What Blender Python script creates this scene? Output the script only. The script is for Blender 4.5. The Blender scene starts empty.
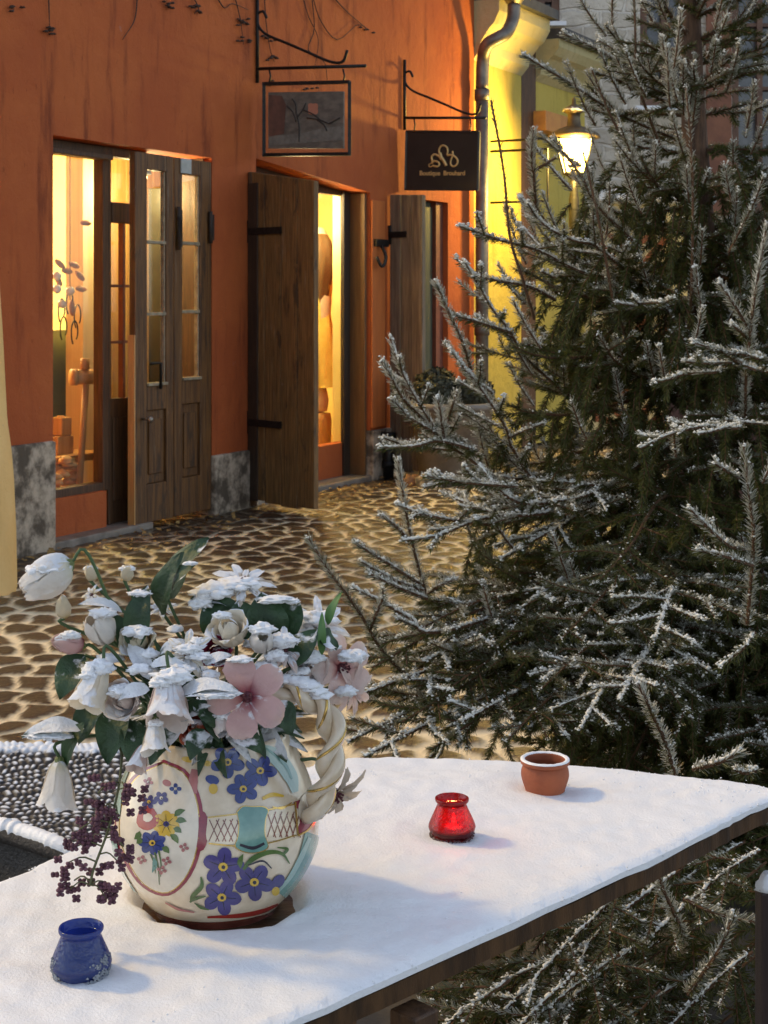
import bpy, math, random
import numpy as np
from mathutils import Vector, Matrix, noise, geometry
random.seed(11); rng = np.random.default_rng(11)
SC = bpy.context.scene; COL = SC.collection
R = math.radians
# ---------------------------------------------------------------- camera model (level camera with vertical shift)
F, CX, HY, CZ = 1538.0, 384.0, 300.0, 1.5
def P(px, py, Y): return Vector(((px-CX)/F*Y, Y, CZ-(py-HY)/F*Y))
def onz(px, py, z): return P(px, py, F*(CZ-z)/(py-HY))
# street wall frame: u runs along the facade, d stands out of it
A0 = Vector((-1.97, 9.2, 0)); DU = Vector((.465, .885, 0)).normalized(); DN = Vector((DU.y, -DU.x, 0))
def W(u, z, d=0.0): return A0+DU*u+DN*d+Vector((0, 0, z))
def wu(px, d=0.0):
    k = (px-CX)/F; a = A0+DN*d
    return (k*a.y-a.x)/(DU.x-k*DU.y)
def wuz(px, py, d=0.0):
    u = wu(px, d); return u, CZ+(HY-py)/F*(A0+DU*u+DN*d).y
def wd(u, px):                       # distance out of the wall at which the plane through u shows at px
    k = (px-CX)/F; a = A0+DU*u
    return (k*a.y-a.x)/(DN.x-k*DN.y)
def dz(u, d, py): return CZ+(HY-py)/F*(A0+DU*u+DN*d).y

# ---------------------------------------------------------------- materials
MATS = {}
def nodes(name):
    m = bpy.data.materials.new(name); m.use_nodes = True; nt = m.node_tree
    b = nt.nodes['Principled BSDF']; return m, nt, b, nt.nodes.new, nt.links.new
def mix(nt, fac, a, b, blend='MIX'):
    n = nt.nodes.new('ShaderNodeMix'); n.data_type = 'RGBA'; n.blend_type = blend; n.clamp_factor = True
    for sock, v in ((n.inputs[0], fac), (n.inputs[6], a), (n.inputs[7], b)):
        if hasattr(v, 'is_linked'): nt.links.new(v, sock)
        elif isinstance(v, (int, float)): sock.default_value = v
        else: sock.default_value = (*v, 1)
    return n.outputs[2]
def math_n(nt, op, a, b=None, c=None):
    n = nt.nodes.new('ShaderNodeMath'); n.operation = op
    for s, v in zip(n.inputs, (a, b, c)):
        if v is None: continue
        if hasattr(v, 'is_linked'): nt.links.new(v, s)
        else: s.default_value = v
    return n.outputs[0]
def maprange(nt, v, a, b, c=0., d=1.):
    n = nt.nodes.new('ShaderNodeMapRange'); nt.links.new(v, n.inputs[0])
    for i, q in enumerate((a, b, c, d)): n.inputs[i+1].default_value = q
    n.interpolation_type = 'SMOOTHSTEP'; return n.outputs[0]
def noise_n(nt, scale, detail=4, rough=.6, stretch=(1, 1, 1), seed=0, rot=0.):
    tc = nt.nodes.new('ShaderNodeTexCoord'); mp = nt.nodes.new('ShaderNodeMapping')
    mp.inputs['Scale'].default_value = stretch; mp.inputs['Location'].default_value = (seed*3.1, seed*1.7, seed)
    mp.inputs['Rotation'].default_value = (0, 0, rot)
    nt.links.new(tc.outputs['Object'], mp.inputs[0])
    n = nt.nodes.new('ShaderNodeTexNoise'); n.inputs['Scale'].default_value = scale
    n.inputs['Detail'].default_value = detail; n.inputs['Roughness'].default_value = rough
    nt.links.new(mp.outputs[0], n.inputs['Vector']); return n.outputs['Fac']
def attr(nt, name):
    a = nt.nodes.new('ShaderNodeAttribute'); a.attribute_name = name; return a.outputs['Fac']
def bump(nt, b, h, strength, dist=.01):
    n = nt.nodes.new('ShaderNodeBump'); n.inputs['Strength'].default_value = strength; n.inputs['Distance'].default_value = dist
    nt.links.new(h, n.inputs['Height']); nt.links.new(n.outputs[0], b.inputs['Normal'])
def upsnow(nt, lo=.35, hi=.7, nscale=60, amt=.35):
    g = nt.nodes.new('ShaderNodeNewGeometry'); s = nt.nodes.new('ShaderNodeSeparateXYZ'); nt.links.new(g.outputs['Normal'], s.inputs[0])
    v = math_n(nt, 'ADD', s.outputs[2], math_n(nt, 'MULTIPLY', math_n(nt, 'SUBTRACT', noise_n(nt, nscale), .5), amt*2))
    return maprange(nt, v, lo, hi)
def M(name, col, col2=None, rough=.7, scale=8, stretch=(1, 1, 1), bmp=0., bscale=60, metal=0., lo=.3, hi=.7, trans=0., snow=None, spec=.5, rot=0., coat=0., rvar=0., wear=()):
    if name in MATS: return MATS[name]
    m, nt, b, N, L = nodes(name)
    col2 = col2 or tuple(c*.7 for c in col)
    f = maprange(nt, noise_n(nt, scale, 5, .62, stretch, rot=rot), lo, hi)
    c = mix(nt, f, col2, col)
    for ws, wl, wh, wc, wa, wst in wear: c = mix(nt, math_n(nt, 'MULTIPLY', maprange(nt, noise_n(nt, ws, 7, .7, wst, ws), wl, wh), wa), c, wc)
    if snow: c = mix(nt, upsnow(nt, *snow), c, (.8, .82, .85))
    L(c, b.inputs['Base Color']); b.inputs['Roughness'].default_value = rough; b.inputs['Metallic'].default_value = metal
    b.inputs['Specular IOR Level'].default_value = spec
    if coat: b.inputs['Coat Weight'].default_value = coat; b.inputs['Coat Roughness'].default_value = .08
    if rvar: L(math_n(nt, 'ADD', math_n(nt, 'MULTIPLY', f, rvar), rough-rvar/2), b.inputs['Roughness'])
    if bmp: bump(nt, b, noise_n(nt, bscale, 6, .65, stretch, 3, rot), bmp)
    if trans:
        t = N('ShaderNodeBsdfTranslucent'); L(c, t.inputs[0]); ms = N('ShaderNodeMixShader'); ms.inputs[0].default_value = trans
        L(b.outputs[0], ms.inputs[1]); L(t.outputs[0], ms.inputs[2]); L(ms.outputs[0], nt.nodes['Material Output'].inputs[0])
    MATS[name] = m; return m
def EM(name, col, s):
    if name in MATS: return MATS[name]
    m, nt, b, N, L = nodes(name); b.inputs['Base Color'].default_value = (*col, 1)
    b.inputs['Emission Color'].default_value = (*col, 1); b.inputs['Emission Strength'].default_value = s
    MATS[name] = m; return m
def pane_mat(name, tint=(.96, .97, .95), g=.05):
    if name in MATS: return MATS[name]
    m, nt, b, N, L = nodes(name); nt.nodes.remove(b)
    t = N('ShaderNodeBsdfTransparent'); t.inputs[0].default_value = (*tint, 1)
    gl = N('ShaderNodeBsdfGlossy'); gl.inputs['Roughness'].default_value = g
    lw = N('ShaderNodeLayerWeight'); lw.inputs[0].default_value = .5; fq = math_n(nt, 'MULTIPLY_ADD', math_n(nt, 'POWER', lw.outputs['Facing'], 4.), .6, .035)
    ms = N('ShaderNodeMixShader'); L(fq, ms.inputs[0]); L(t.outputs[0], ms.inputs[1]); L(gl.outputs[0], ms.inputs[2])
    L(ms.outputs[0], nt.nodes['Material Output'].inputs[0]); MATS[name] = m; return m

# ---------------------------------------------------------------- mesh builder
def world_loc(o):
    v = Vector((0, 0, 0))
    while o is not None: v = v+o.location; o = o.parent
    return v
def tag(o, label=None, cat=None, group=None, kind=None):
    if label: o['label'] = label
    if cat: o['category'] = cat
    if group: o['group'] = group
    if kind: o['kind'] = kind
    return o
def thing(name, loc, label, cat, group=None):
    o = bpy.data.objects.new(name, None); o.location = loc; o.empty_display_size = .1; COL.objects.link(o)
    return tag(o, label, cat, group)
class MB:
    def __init__(s): s.v = []; s.f = []; s.m = []; s.s = []; s.at = {}
    def add(s, vs, fs, mi=0, sm=False, **at):
        o = len(s.v); s.v += [tuple(v) for v in vs]
        for f in fs: s.f.append(tuple(i+o for i in f)); s.m.append(mi); s.s.append(sm)
        for k, val in at.items():
            a = s.at.setdefault(k, []); a += [0.]*(o-len(a))
            a += list(val) if hasattr(val, '__len__') else [val]*len(vs)
    def hexa(s, p, mi=0):           # 8 points: bottom ring then top ring
        s.add(p, [(3, 2, 1, 0), (4, 5, 6, 7), (0, 1, 5, 4), (1, 2, 6, 5), (2, 3, 7, 6), (3, 0, 4, 7)], mi)
    def box(s, c, x, y, z, mi=0, ax=None):   # centre, full sizes, optional axes
        c = Vector(c); X, Y, Z = ax or (Vector((1, 0, 0)), Vector((0, 1, 0)), Vector((0, 0, 1)))
        X, Y, Z = X*x/2, Y*y/2, Z*z/2
        s.hexa([c-X-Y-Z, c+X-Y-Z, c+X+Y-Z, c-X+Y-Z, c-X-Y+Z, c+X-Y+Z, c+X+Y+Z, c-X+Y+Z], mi)
    def wbox(s, u0, u1, z0, z1, d0, d1, mi=0, z1b=None):   # block in the wall frame; z1b = other top height
        zb = z1 if z1b is None else z1b
        s.hexa([W(u0, z0, d1), W(u1, z0, d1), W(u1, z0, d0), W(u0, z0, d0), W(u0, z1, d1), W(u1, zb, d1), W(u1, zb, d0), W(u0, z1, d0)], mi)
    def tube(s, pts, r, n=8, mi=0, cap=True, sm=True, **at):
        pts = [Vector(p) for p in pts]; k = len(pts); rs = r if hasattr(r, '__len__') else [r]*k
        vs = []; fs = []; prev = None
        for i, p in enumerate(pts):
            t = (pts[min(i+1, k-1)]-pts[max(i-1, 0)]).normalized()
            if prev is None: a = t.orthogonal().normalized()
            else: a = (prev-t*prev.dot(t)); a = a.normalized() if a.length > 1e-6 else t.orthogonal().normalized()
            prev = a; b = t.cross(a)
            for j in range(n):
                q = 2*math.pi*j/n; vs.append(p+(a*math.cos(q)+b*math.sin(q))*rs[i])
        for i in range(k-1):
            for j in range(n): fs.append((i*n+j, i*n+(j+1) % n, (i+1)*n+(j+1) % n, (i+1)*n+j))
        if cap: fs += [tuple(reversed(range(n))), tuple(range((k-1)*n, k*n))]
        s.add(vs, fs, mi, sm, **at)
    def lathe(s, prof, c, n=32, mi=0, sm=True, wob=0., flat=False):
        c = Vector(c); vs = []; fs = []
        for i, (r, z) in enumerate(prof):
            for j in range(n):
                q = 2*math.pi*(j+(.5 if flat else 0))/n
                rr = r*(1+wob*(noise.noise((math.cos(q)*2, math.sin(q)*2, z*30))))
                vs.append(c+Vector((rr*math.cos(q), rr*math.sin(q), z)))
        for i in range(len(prof)-1):
            for j in range(n): fs.append((i*n+j, i*n+(j+1) % n, (i+1)*n+(j+1) % n, (i+1)*n+j))
        s.add(vs, fs, mi, sm)
    def grid(s, rows, mi=0, sm=True, **at):
        h, w = len(rows), len(rows[0]); vs = [p for r in rows for p in r]
        s.add(vs, [(i*w+j, i*w+j+1, (i+1)*w+j+1, (i+1)*w+j) for i in range(h-1) for j in range(w-1)], mi, sm, **at)
    def blob(s, c, rx, ry, rz, mi=0, rough=.3, fr=2.2, sub=10, flat=.35, ax=None):   # lumpy ellipsoid with a flattened underside
        c = Vector(c); vs = []; fs = []; n = sub*2; sd = random.random()*50
        A = ax or (Vector((1, 0, 0)), Vector((0, 1, 0)), Vector((0, 0, 1)))
        for i in range(sub+1):
            t = math.pi*i/sub
            for j in range(n):
                q = 2*math.pi*j/n; d = Vector((math.sin(t)*math.cos(q), math.sin(t)*math.sin(q), math.cos(t)))
                k = 1+rough*noise.noise(d*fr+Vector((sd, sd, sd)))+.5*rough*noise.noise(d*fr*3+Vector((sd, 0, sd)))
                z = d.z*k; z = z if z > 0 else z*flat
                vs.append(c+A[0]*d.x*k*rx+A[1]*d.y*k*ry+A[2]*z*rz)
        for i in range(sub):
            for j in range(n): fs.append((i*n+j, (i+1)*n+j, (i+1)*n+(j+1) % n, i*n+(j+1) % n))
        s.add(vs, fs, mi, True)
    def build(s, name, mats, parent=None, bevel=0., origin=None):
        if not isinstance(mats, (list, tuple)): mats = [mats]
        if parent is not None: o = world_loc(parent)
        elif origin is not None: o = Vector(origin)
        else:
            a = np.array(s.v); lo, hi = a.min(0), a.max(0); o = Vector(((lo[0]+hi[0])/2, (lo[1]+hi[1])/2, lo[2]))
        me = bpy.data.meshes.new(name); me.from_pydata([(v[0]-o.x, v[1]-o.y, v[2]-o.z) for v in s.v], [], s.f)
        for m in mats: me.materials.append(m)
        me.polygons.foreach_set('material_index', s.m); me.polygons.foreach_set('use_smooth', s.s)
        for k, a in s.at.items():
            a = a+[0.]*(len(s.v)-len(a)); me.attributes.new(k, 'FLOAT', 'POINT').data.foreach_set('value', a)
        me.update(); ob = bpy.data.objects.new(name, me); COL.objects.link(ob)
        if parent is not None: ob.parent = parent
        else: ob.location = o
        if bevel:
            b = ob.modifiers.new('bevel', 'BEVEL'); b.width = bevel; b.segments = 2; b.limit_method = 'ANGLE'; b.angle_limit = R(40)
        return ob
def np_mesh(name, V, Q, mats, mi=None, parent=None, smooth=False, **at):   # arrays: verts (n,3), quads or tris (m,k)
    o = world_loc(parent) if parent is not None else Vector((0, 0, 0))
    V = np.asarray(V, dtype=np.float32)-np.array(o, dtype=np.float32); Q = np.asarray(Q, dtype=np.int32); k = Q.shape[1]
    me = bpy.data.meshes.new(name); me.vertices.add(len(V)); me.vertices.foreach_set('co', V.ravel())
    me.loops.add(Q.size); me.loops.foreach_set('vertex_index', Q.ravel())
    me.polygons.add(len(Q)); me.polygons.foreach_set('loop_start', np.arange(0, Q.size, k, dtype=np.int32))
    for m in mats: me.materials.append(m)
    if mi is not None: me.polygons.foreach_set('material_index', np.asarray(mi, dtype=np.int32))
    me.polygons.foreach_set('use_smooth', np.full(len(Q), smooth))
    for kx, a in at.items(): me.attributes.new(kx, 'FLOAT', 'POINT').data.foreach_set('value', np.asarray(a, dtype=np.float32))
    me.update(calc_edges=True); me.validate()
    ob = bpy.data.objects.new(name, me); COL.objects.link(ob)
    if parent is not None: ob.parent = parent
    return ob
def spline(pts, n=24):              # Catmull-Rom through points
    pts = [Vector(p) for p in pts]; q = [pts[0]*2-pts[1]]+pts+[pts[-1]*2-pts[-2]]; out = []; k = len(pts)-1
    for i in range(n+1):
        t = i/n*k; a = min(int(t), k-1); t -= a; p0, p1, p2, p3 = q[a:a+4]
        out.append(.5*((2*p1)+(p2-p0)*t+(2*p0-5*p1+4*p2-p3)*t*t+(3*p1-p0-3*p2+p3)*t**3))
    return out

SNOW = None
def snow_mat(name='fresh_snow', c0=(.80, .81, .83), c1=(.87, .87, .88)):
    m, nt, b, N, L = nodes(name)
    L(mix(nt, noise_n(nt, 30, 5), c0, c1), b.inputs['Base Color'])
    b.inputs['Roughness'].default_value = .55; b.inputs['Specular IOR Level'].default_value = .3
    h = math_n(nt, 'ADD', noise_n(nt, 260, 3, .7), math_n(nt, 'MULTIPLY', noise_n(nt, 60, 3), .8))
    bump(nt, b, h, .45, .004)
    return m
SNOW = snow_mat(); FROST = snow_mat('spruce_frost', (.76, .73, .64), (.86, .84, .78))
WOOD_DARK = M('weathered_dark_wood', (.12, .055, .020), (.05, .022, .008), .6, 5, (14, 14, .8), .35, 9)
WOOD_DOOR = M('worn_brown_door_wood', (.19, .080, .017), (.065, .026, .007), .55, 4, (12, 12, .7), .45, 9, wear=((3.2, .55, .66, (.03, .016, .008), .75, (3, 3, .9)), (5.5, .60, .68, (.34, .25, .16), .45, (7, 7, .5)), (26, .66, .72, (.40, .33, .25), .5, (1, 1, .6))))
WOOD_SHUT = M('weathered_brown_planks', (.30, .155, .045), (.085, .042, .012), .65, 6, (16, 16, .7), .6, 8, lo=.25, hi=.8, wear=((3.2, .55, .66, (.03, .016, .008), .75, (3, 3, .9)), (5.5, .60, .68, (.34, .25, .16), .45, (7, 7, .5)), (26, .66, .72, (.40, .33, .25), .5, (1, 1, .6))))
WOOD_GREY = M('greyed_plank_wood', (.26, .19, .12), (.12, .085, .055), .75, 4, (12, 12, .7), .4, 9)
PINE = M('honey_pine', (.62, .36, .13), (.48, .25, .08), .5, 4, (8, 8, .6), .1, 9)
IRON = M('black_iron', (.03, .028, .026), (.015, .014, .013), .5, 30, bmp=.2, metal=.6)
STONE = M('grey_plinth_stone', (.56, .45, .33), (.11, .082, .055), .85, 7, bmp=.9, bscale=14, lo=.38, hi=.62)
GLASS = pane_mat('window_glass')
# ================================================================ GROUND
def ground():
    m, nt, b, N, L = nodes('cobbles_and_snow')
    rn = attr(nt, 'rnd'); sn = attr(nt, 'sn')
    stone = mix(nt, rn, (.026, .015, .008), (.11, .062, .030))
    stone = mix(nt, maprange(nt, noise_n(nt, 22, 5), .35, .7), stone, (.055, .034, .02))
    c = mix(nt, sn, stone, (.82, .68, .45))  # joint snow tinted gold, warm lamp light put into its colour
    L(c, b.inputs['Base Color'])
    wet = math_n(nt, 'ADD', math_n(nt, 'MULTIPLY', noise_n(nt, 9, 3), .38), .16)
    L(mix(nt, sn, wet, (.6, .6, .6)), b.inputs['Roughness'])
    bump(nt, b, noise_n(nt, 70, 5), .5, .012)
    x0, x1, y0, y1, st = -4.2, 2.4, 4.4, 15.4, .0145
    xs = np.arange(x0, x1, st); ys = np.arange(y0, y1, st); X, Y = np.meshgrid(xs, ys)
    cell = (.165, .20); r = np.random.default_rng(5)
    gx, gy = int((x1-x0)/cell[0])+4, int((y1-y0)/cell[1])+4
    off = np.where(np.arange(gy) % 2 == 0, 0., .5)[:, None]
    sx = x0-2*cell[0]+(np.arange(gx)[None, :]+off+r.uniform(-.34, .34, (gy, gx)))*cell[0]
    sy = y0-2*cell[1]+(np.arange(gy)[:, None]+r.uniform(-.34, .34, (gy, gx)))*cell[1]
    sr = r.uniform(0, 1, (gy, gx)); sh = r.uniform(.6, 1.25, (gy, gx))
    wx = X+.018*np.sin(Y*23+X*9); wy = Y+.014*np.sin(X*27-Y*7)
    ci = ((wx-x0)/cell[0]+2).astype(int); cj = ((wy-y0)/cell[1]+2).astype(int)
    d1 = np.full(X.shape, 9.); d2 = np.full(X.shape, 9.); rv = np.zeros(X.shape); hv = np.zeros(X.shape)
    for a in (-2, -1, 0, 1, 2):
        for c_ in (-2, -1, 0, 1, 2):
            jj = np.clip(cj+a, 0, gy-1); ii = np.clip(ci+c_, 0, gx-1)
            d = np.hypot((wx-sx[jj, ii])*1.08, (wy-sy[jj, ii])*.9)
            n1 = d < d1; d2 = np.where(n1, d1, np.minimum(d2, d)); rv = np.where(n1, sr[jj, ii], rv); hv = np.where(n1, sh[jj, ii], hv); d1 = np.where(n1, d, d1)
    e = d2-d1
    nz = np.array([noise.noise((float(a)*1.3, float(b_)*1.3, 0.)) for a, b_ in zip(X[::6, ::6].ravel(), Y[::6, ::6].ravel())]).reshape(X[::6, ::6].shape)
    nz = np.repeat(np.repeat(nz, 6, 0), 6, 1)[:X.shape[0], :X.shape[1]]
    fine = r.normal(0, 1, X.shape)
    near = np.clip((5.6-Y)/1.0, 0, 1)          # the snow lies thicker towards the table
    jw = .027+.016*nz+.05*near+.004*fine
    dome = np.clip((e-jw*.5)/.05, 0, 1); dome = 1-(1-dome)**2.5
    Z = .013*dome*hv+.004*near+.006*nz+.0012*fine*dome*.6
    # the facade stands on the sheet: keep it level under the wall
    snow = np.clip(1-(e-jw*.55)/(jw*.8), 0, 1)
    wall_d = (X-A0.x)*DN.x+(Y-A0.y)*DN.y
    dirt = np.clip((wall_d-.15+.25*nz)/.5, 0, 1)   # bare wet stones in the lee of the facade
    snow = snow*(.25+.75*dirt)
    V = np.stack([X, Y, Z], -1).reshape(-1, 3); nx = len(xs); ny = len(ys)
    i = np.arange(nx*ny).reshape(ny, nx); Q = np.stack([i[:-1, :-1], i[:-1, 1:], i[1:, 1:], i[1:, :-1]], -1).reshape(-1, 4)
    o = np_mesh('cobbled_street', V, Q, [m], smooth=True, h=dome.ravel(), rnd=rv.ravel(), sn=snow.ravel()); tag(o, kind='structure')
    g = MB(); g.add([(-150, -150, -.03), (150, -150, -.03), (150, 150, -.03), (-150, 150, -.03)], [(0, 1, 2, 3)])
    tag(g.build('ground', M('trodden_snow_ground', (.10, .085, .07), (.035, .028, .022), .7, 1.5, bmp=.6, bscale=9)), kind='structure')
ground()

# ================================================================ RED HOUSE
def plaster(name, c1, c2, c3):
    m, nt, b, N, L = nodes(name)
    a = mix(nt, maprange(nt, noise_n(nt, 1.3, 5, .6), .35, .68), c1, c2)
    a = mix(nt, maprange(nt, noise_n(nt, 2.2, 5, .65, (3, 3, .45), 2), .52, .75), a, c3)
    a = mix(nt, math_n(nt, 'MULTIPLY', maprange(nt, noise_n(nt, 5, 4, .7, (5, 5, .35), 5), .6, .8), .4), a, tuple(min(1, q*1.35+.02) for q in c1))
    a = mix(nt, math_n(nt, 'MULTIPLY', maprange(nt, noise_n(nt, 6.5, 8, .75, (1, 1, 1), 9), .66, .70), .6), a, tuple(q*.6+.12 for q in c1))
    a = mix(nt, math_n(nt, 'MULTIPLY', maprange(nt, noise_n(nt, 30, 4, .7, (1, 1, .35), 12), .64, .72), .45), a, tuple(q*.35 for q in c1))
    L(a, b.inputs['Base Color']); b.inputs['Roughness'].default_value = .82; b.inputs['Specular IOR Level'].default_value = .25
    bump(nt, b, math_n(nt, 'ADD', noise_n(nt, 9, 5, .6), math_n(nt, 'MULTIPLY', noise_n(nt, 90, 3), .25)), .55, .03)
    MATS[name] = m; return m
RED = plaster('red_ochre_plaster', (.42, .098, .029), (.50, .130, .036), (.22, .050, .018))
uE = wu(474); U0 = -1.35
o1a, o1b = wu(53), wu(212); o2a, o2b = wu(256), wu(370); o3a, o3b = wu(400), wu(448)
T1, T2a, T2b, T3 = 2.486, 2.53, 2.39, 2.39
house = thing('red_house', W(2.3, 0), 'red ochre plastered old shop house with wooden doors and glowing yellow windows', 'house')
HH = 6.6; TH = .34
w = MB()
w.wbox(U0, o1a, .66, HH, -TH, 0); w.wbox(o1a, o1b, T1, HH, -TH, 0)
w.wbox(o1b, o2a, .42, HH, -TH, 0); w.wbox(o2a, o2b, T2a, HH, -TH, 0)
# the second lintel sags to the right
w.hexa([W(o2a, T2a, 0), W(o2b, T2b, 0), W(o2b, T2b, -TH), W(o2a, T2a, -TH), W(o2a, T2a+.001, 0), W(o2b, T2a, 0), W(o2b, T2a, -TH), W(o2a, T2a+.001, -TH)])
w.wbox(o2b, o3a, .42, HH, -TH, 0); w.wbox(o3a, o3b, T3, HH, -TH, 0); w.wbox(o3b, uE, .42, HH, -TH, 0)
w.wbox(U0, uE, HH, HH+.1, -6, .35)       # eaves slab
w.wbox(uE-.3, uE, 0, HH, -6, -TH); w.wbox(U0, U0+.3, 0, HH, -6, -TH); w.wbox(U0, uE, 0, HH, -6.3, -6)
w.build('wall', RED, house)
for a, b_, h in ((U0, o1a, .66), (o1b, o2a, .42), (o2b, o3a, .42), (o3b, uE, .42)):
    p = MB(); p.wbox(a+.004, b_-.004, -.05, h, -TH+.01, .03); p.build('plinth', STONE, house, .012)
# panel under the first shop window, threshold steps
s = MB(); s.wbox(o1a, wu(104, -.12), 0, .285, -.24, -.10); s.build('window_apron', RED, house)
s = MB(); s.wbox(o2a, wu(347, -.2), 0, .32, -.3, -.19); s.build('window_apron', RED, house)
s = MB(); s.wbox(o1a-.02, wu(150), -.03, .055, -.3, .03); s.build('threshold', M('worn_step_stone', (.30, .25, .2), (.14, .115, .09), .6, 6, bmp=.5, bscale=20), house, .01)
s = MB(); s.wbox(o2a, o2b, -.03, .05, -.3, .02); s.build('threshold', MATS['worn_step_stone'], house, .01)

def frame_rect(b, u0, u1, z0, z1, t, d0, d1, mi=0):
    b.wbox(u0, u0+t, z0, z1, d0, d1, mi); b.wbox(u1-t, u1, z0, z1, d0, d1, mi)
    b.wbox(u0+t, u1-t, z0, z0+t, d0, d1, mi); b.wbox(u0+t, u1-t, z1-t, z1, d0, d1, mi)
YEL = M('warm_yellow_interior', (.88, .76, .38), (.82, .69, .32), .8, 3)
# ---- first shop window (left) : recessed .16
uA, uB = o1a, wu(106, -.16)
f = MB(); frame_rect(f, uA-.02, uB, .28, T1-.0, .055, -.22, -.14); f.wbox(uA, uB, T1-.09, T1-.055, -.2, -.1)
sw = f.build('shop_window', WOOD_DARK, house, .005)
g = MB(); g.wbox(uA+.03, uB-.055, .335, T1-.055, -.185, -.178); g.build('pane', GLASS, sw)
# ---- inner glazed door between window and open leaf
uC, uD = uB, wu(140, -.16)
_, zt0 = wuz(120, 203, -.16); _, zt1 = wuz(120, 228, -.16); _, zb = wuz(120, 398, -.16); _, zm1 = wuz(120, 286, -.16); _, zm2 = wuz(120, 342, -.16)
f = MB(); f.wbox(uC, uC+.03, .055, T1, -.21, -.14); f.wbox(uD-.02, uD+.05, .055, T1, -.21, -.14)
f.wbox(uC+.03, uD-.02, zt0-.13, zt0, -.215, -.13); f.wbox(uC+.03, uD-.02, T1-.06, T1, -.21, -.14)
f.wbox(uC+.03, uD-.02, .055, zb, -.2, -.155); f.wbox(uC+.06, uD-.05, .2, zb-.12, -.155, -.145)
um = (uC+uD)/2+.01
idoor = f.build('glazed_door', WOOD_DARK, house, .005)
f = MB(); f.wbox(um-.011, um+.011, zb, zt0-.13, -.2, -.16)
for z in (zm1, zm2): f.wbox(uC+.03, uD-.02, z-.009, z+.009, -.195, -.165)
f.build('glazing_bars', M('red_brown_paint', (.22, .06, .02), (.15, .04, .015), .5), idoor)
g = MB(); g.wbox(uC+.03, uD-.02, zb, T1-.06, -.183, -.177); g.build('pane', GLASS, idoor)

# ---- open outer door, two leaves in the wall plane
def leaf(ua, ub, gl0, gl1, gtop, gbot, d, name='door_leaf'):
    f = MB(); zb0 = .05; t = .05
    f.wbox(ua, gl0, zb0, T1-.03, d-t, d); f.wbox(gl1, ub, zb0, T1-.03, d-t, d)
    f.wbox(gl0, gl1, gtop, T1-.03, d-t, d); f.wbox(gl0, gl1, gbot-.16, gbot, d-t, d)
    f.wbox(gl0, gl1, zb0, .30, d-t, d); f.wbox(gl0-.001, gl1+.001, .3, gbot-.16, d-t+.01, d-.022)
    f.wbox(gl0+.035, gl1-.035, .36, gbot-.22, d-.022, d-.008)
    o = f.build(name, WOOD_DOOR, house, .006)
    h = (gtop-gbot)/3
    q = MB()
    for i in (1, 2): q.wbox(gl0, gl1, gbot+h*i-.011, gbot+h*i+.011, d-.045, d-.003)
    q.wbox(gl0, gl1, gbot, gbot+.02, d-.045, d+.014)
    q.wbox(gl0, gl0+.012, gbot+.02, gtop, d-.045, d-.012); q.wbox(gl1-.012, gl1, gbot+.02, gtop, d-.045, d-.012)
    q.build('glazing_bars', M('pale_worn_paint', (.36, .29, .19), (.2, .15, .09), .6, 20), o, .003)
    q = MB(); q.wbox(gl0, gl1, gbot, gtop, d-.03, d-.026); q.build('pane', GLASS, o)
    return o
l1 = leaf(wu(134), wu(172.5), wu(146), wu(165.5), wuz(150, 170)[1], wuz(150, 386)[1], .01)
q = MB(); q.wbox(wu(134)-.012, wu(134)-.001, .05, wuz(134, 335)[1], -.04, .012); q.build('edge_strip', PINE, l1)
k = MB(); c = W(wu(141), wuz(141, 419)[1], .012); k.tube([c, c+DN*.05], .008); k.blob(c+DN*.06, .022, .022, .022, rough=0, flat=1); k.build('knob', M('dull_pewter', (.3, .27, .22), rough=.35, metal=.8), l1)
k = MB(); u_, z_ = wuz(155, 363); c0 = W(wu(147), z_, .03); c1 = W(wu(157), z_, .03); k.tube([c0, c1, c1+Vector((0, 0, -.17))], .011); k.build('pull_handle', IRON, l1)
l2 = leaf(wu(174.5), wu(211.5), wu(182.5), wu(200.5), wuz(190, 175)[1], wuz(190, 380)[1], .0)
for px, py in ((178, 222), (178, 232), (210, 226)):
    k = MB(); u_, z_ = wuz(px, py); k.wbox(u_-.025, u_+.025, z_-.10, z_+.08, .012, .020); k.tube([W(u_-.02, z_-.12, .02), W(u_-.02, z_+.1, .02)], .014, 6); k.build('hinge_plate', M('rusty_black_iron', (.05, .03, .018), (.02, .013, .01), .7, 30), l2)
q = MB(); u_, z_ = wuz(184, 166); q.wbox(wu(180), wu(190), z_-.05, z_+.05, .003, .012); q.build('notice', M('pale_paper', (.5, .5, .46), rough=.9), l2)

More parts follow.
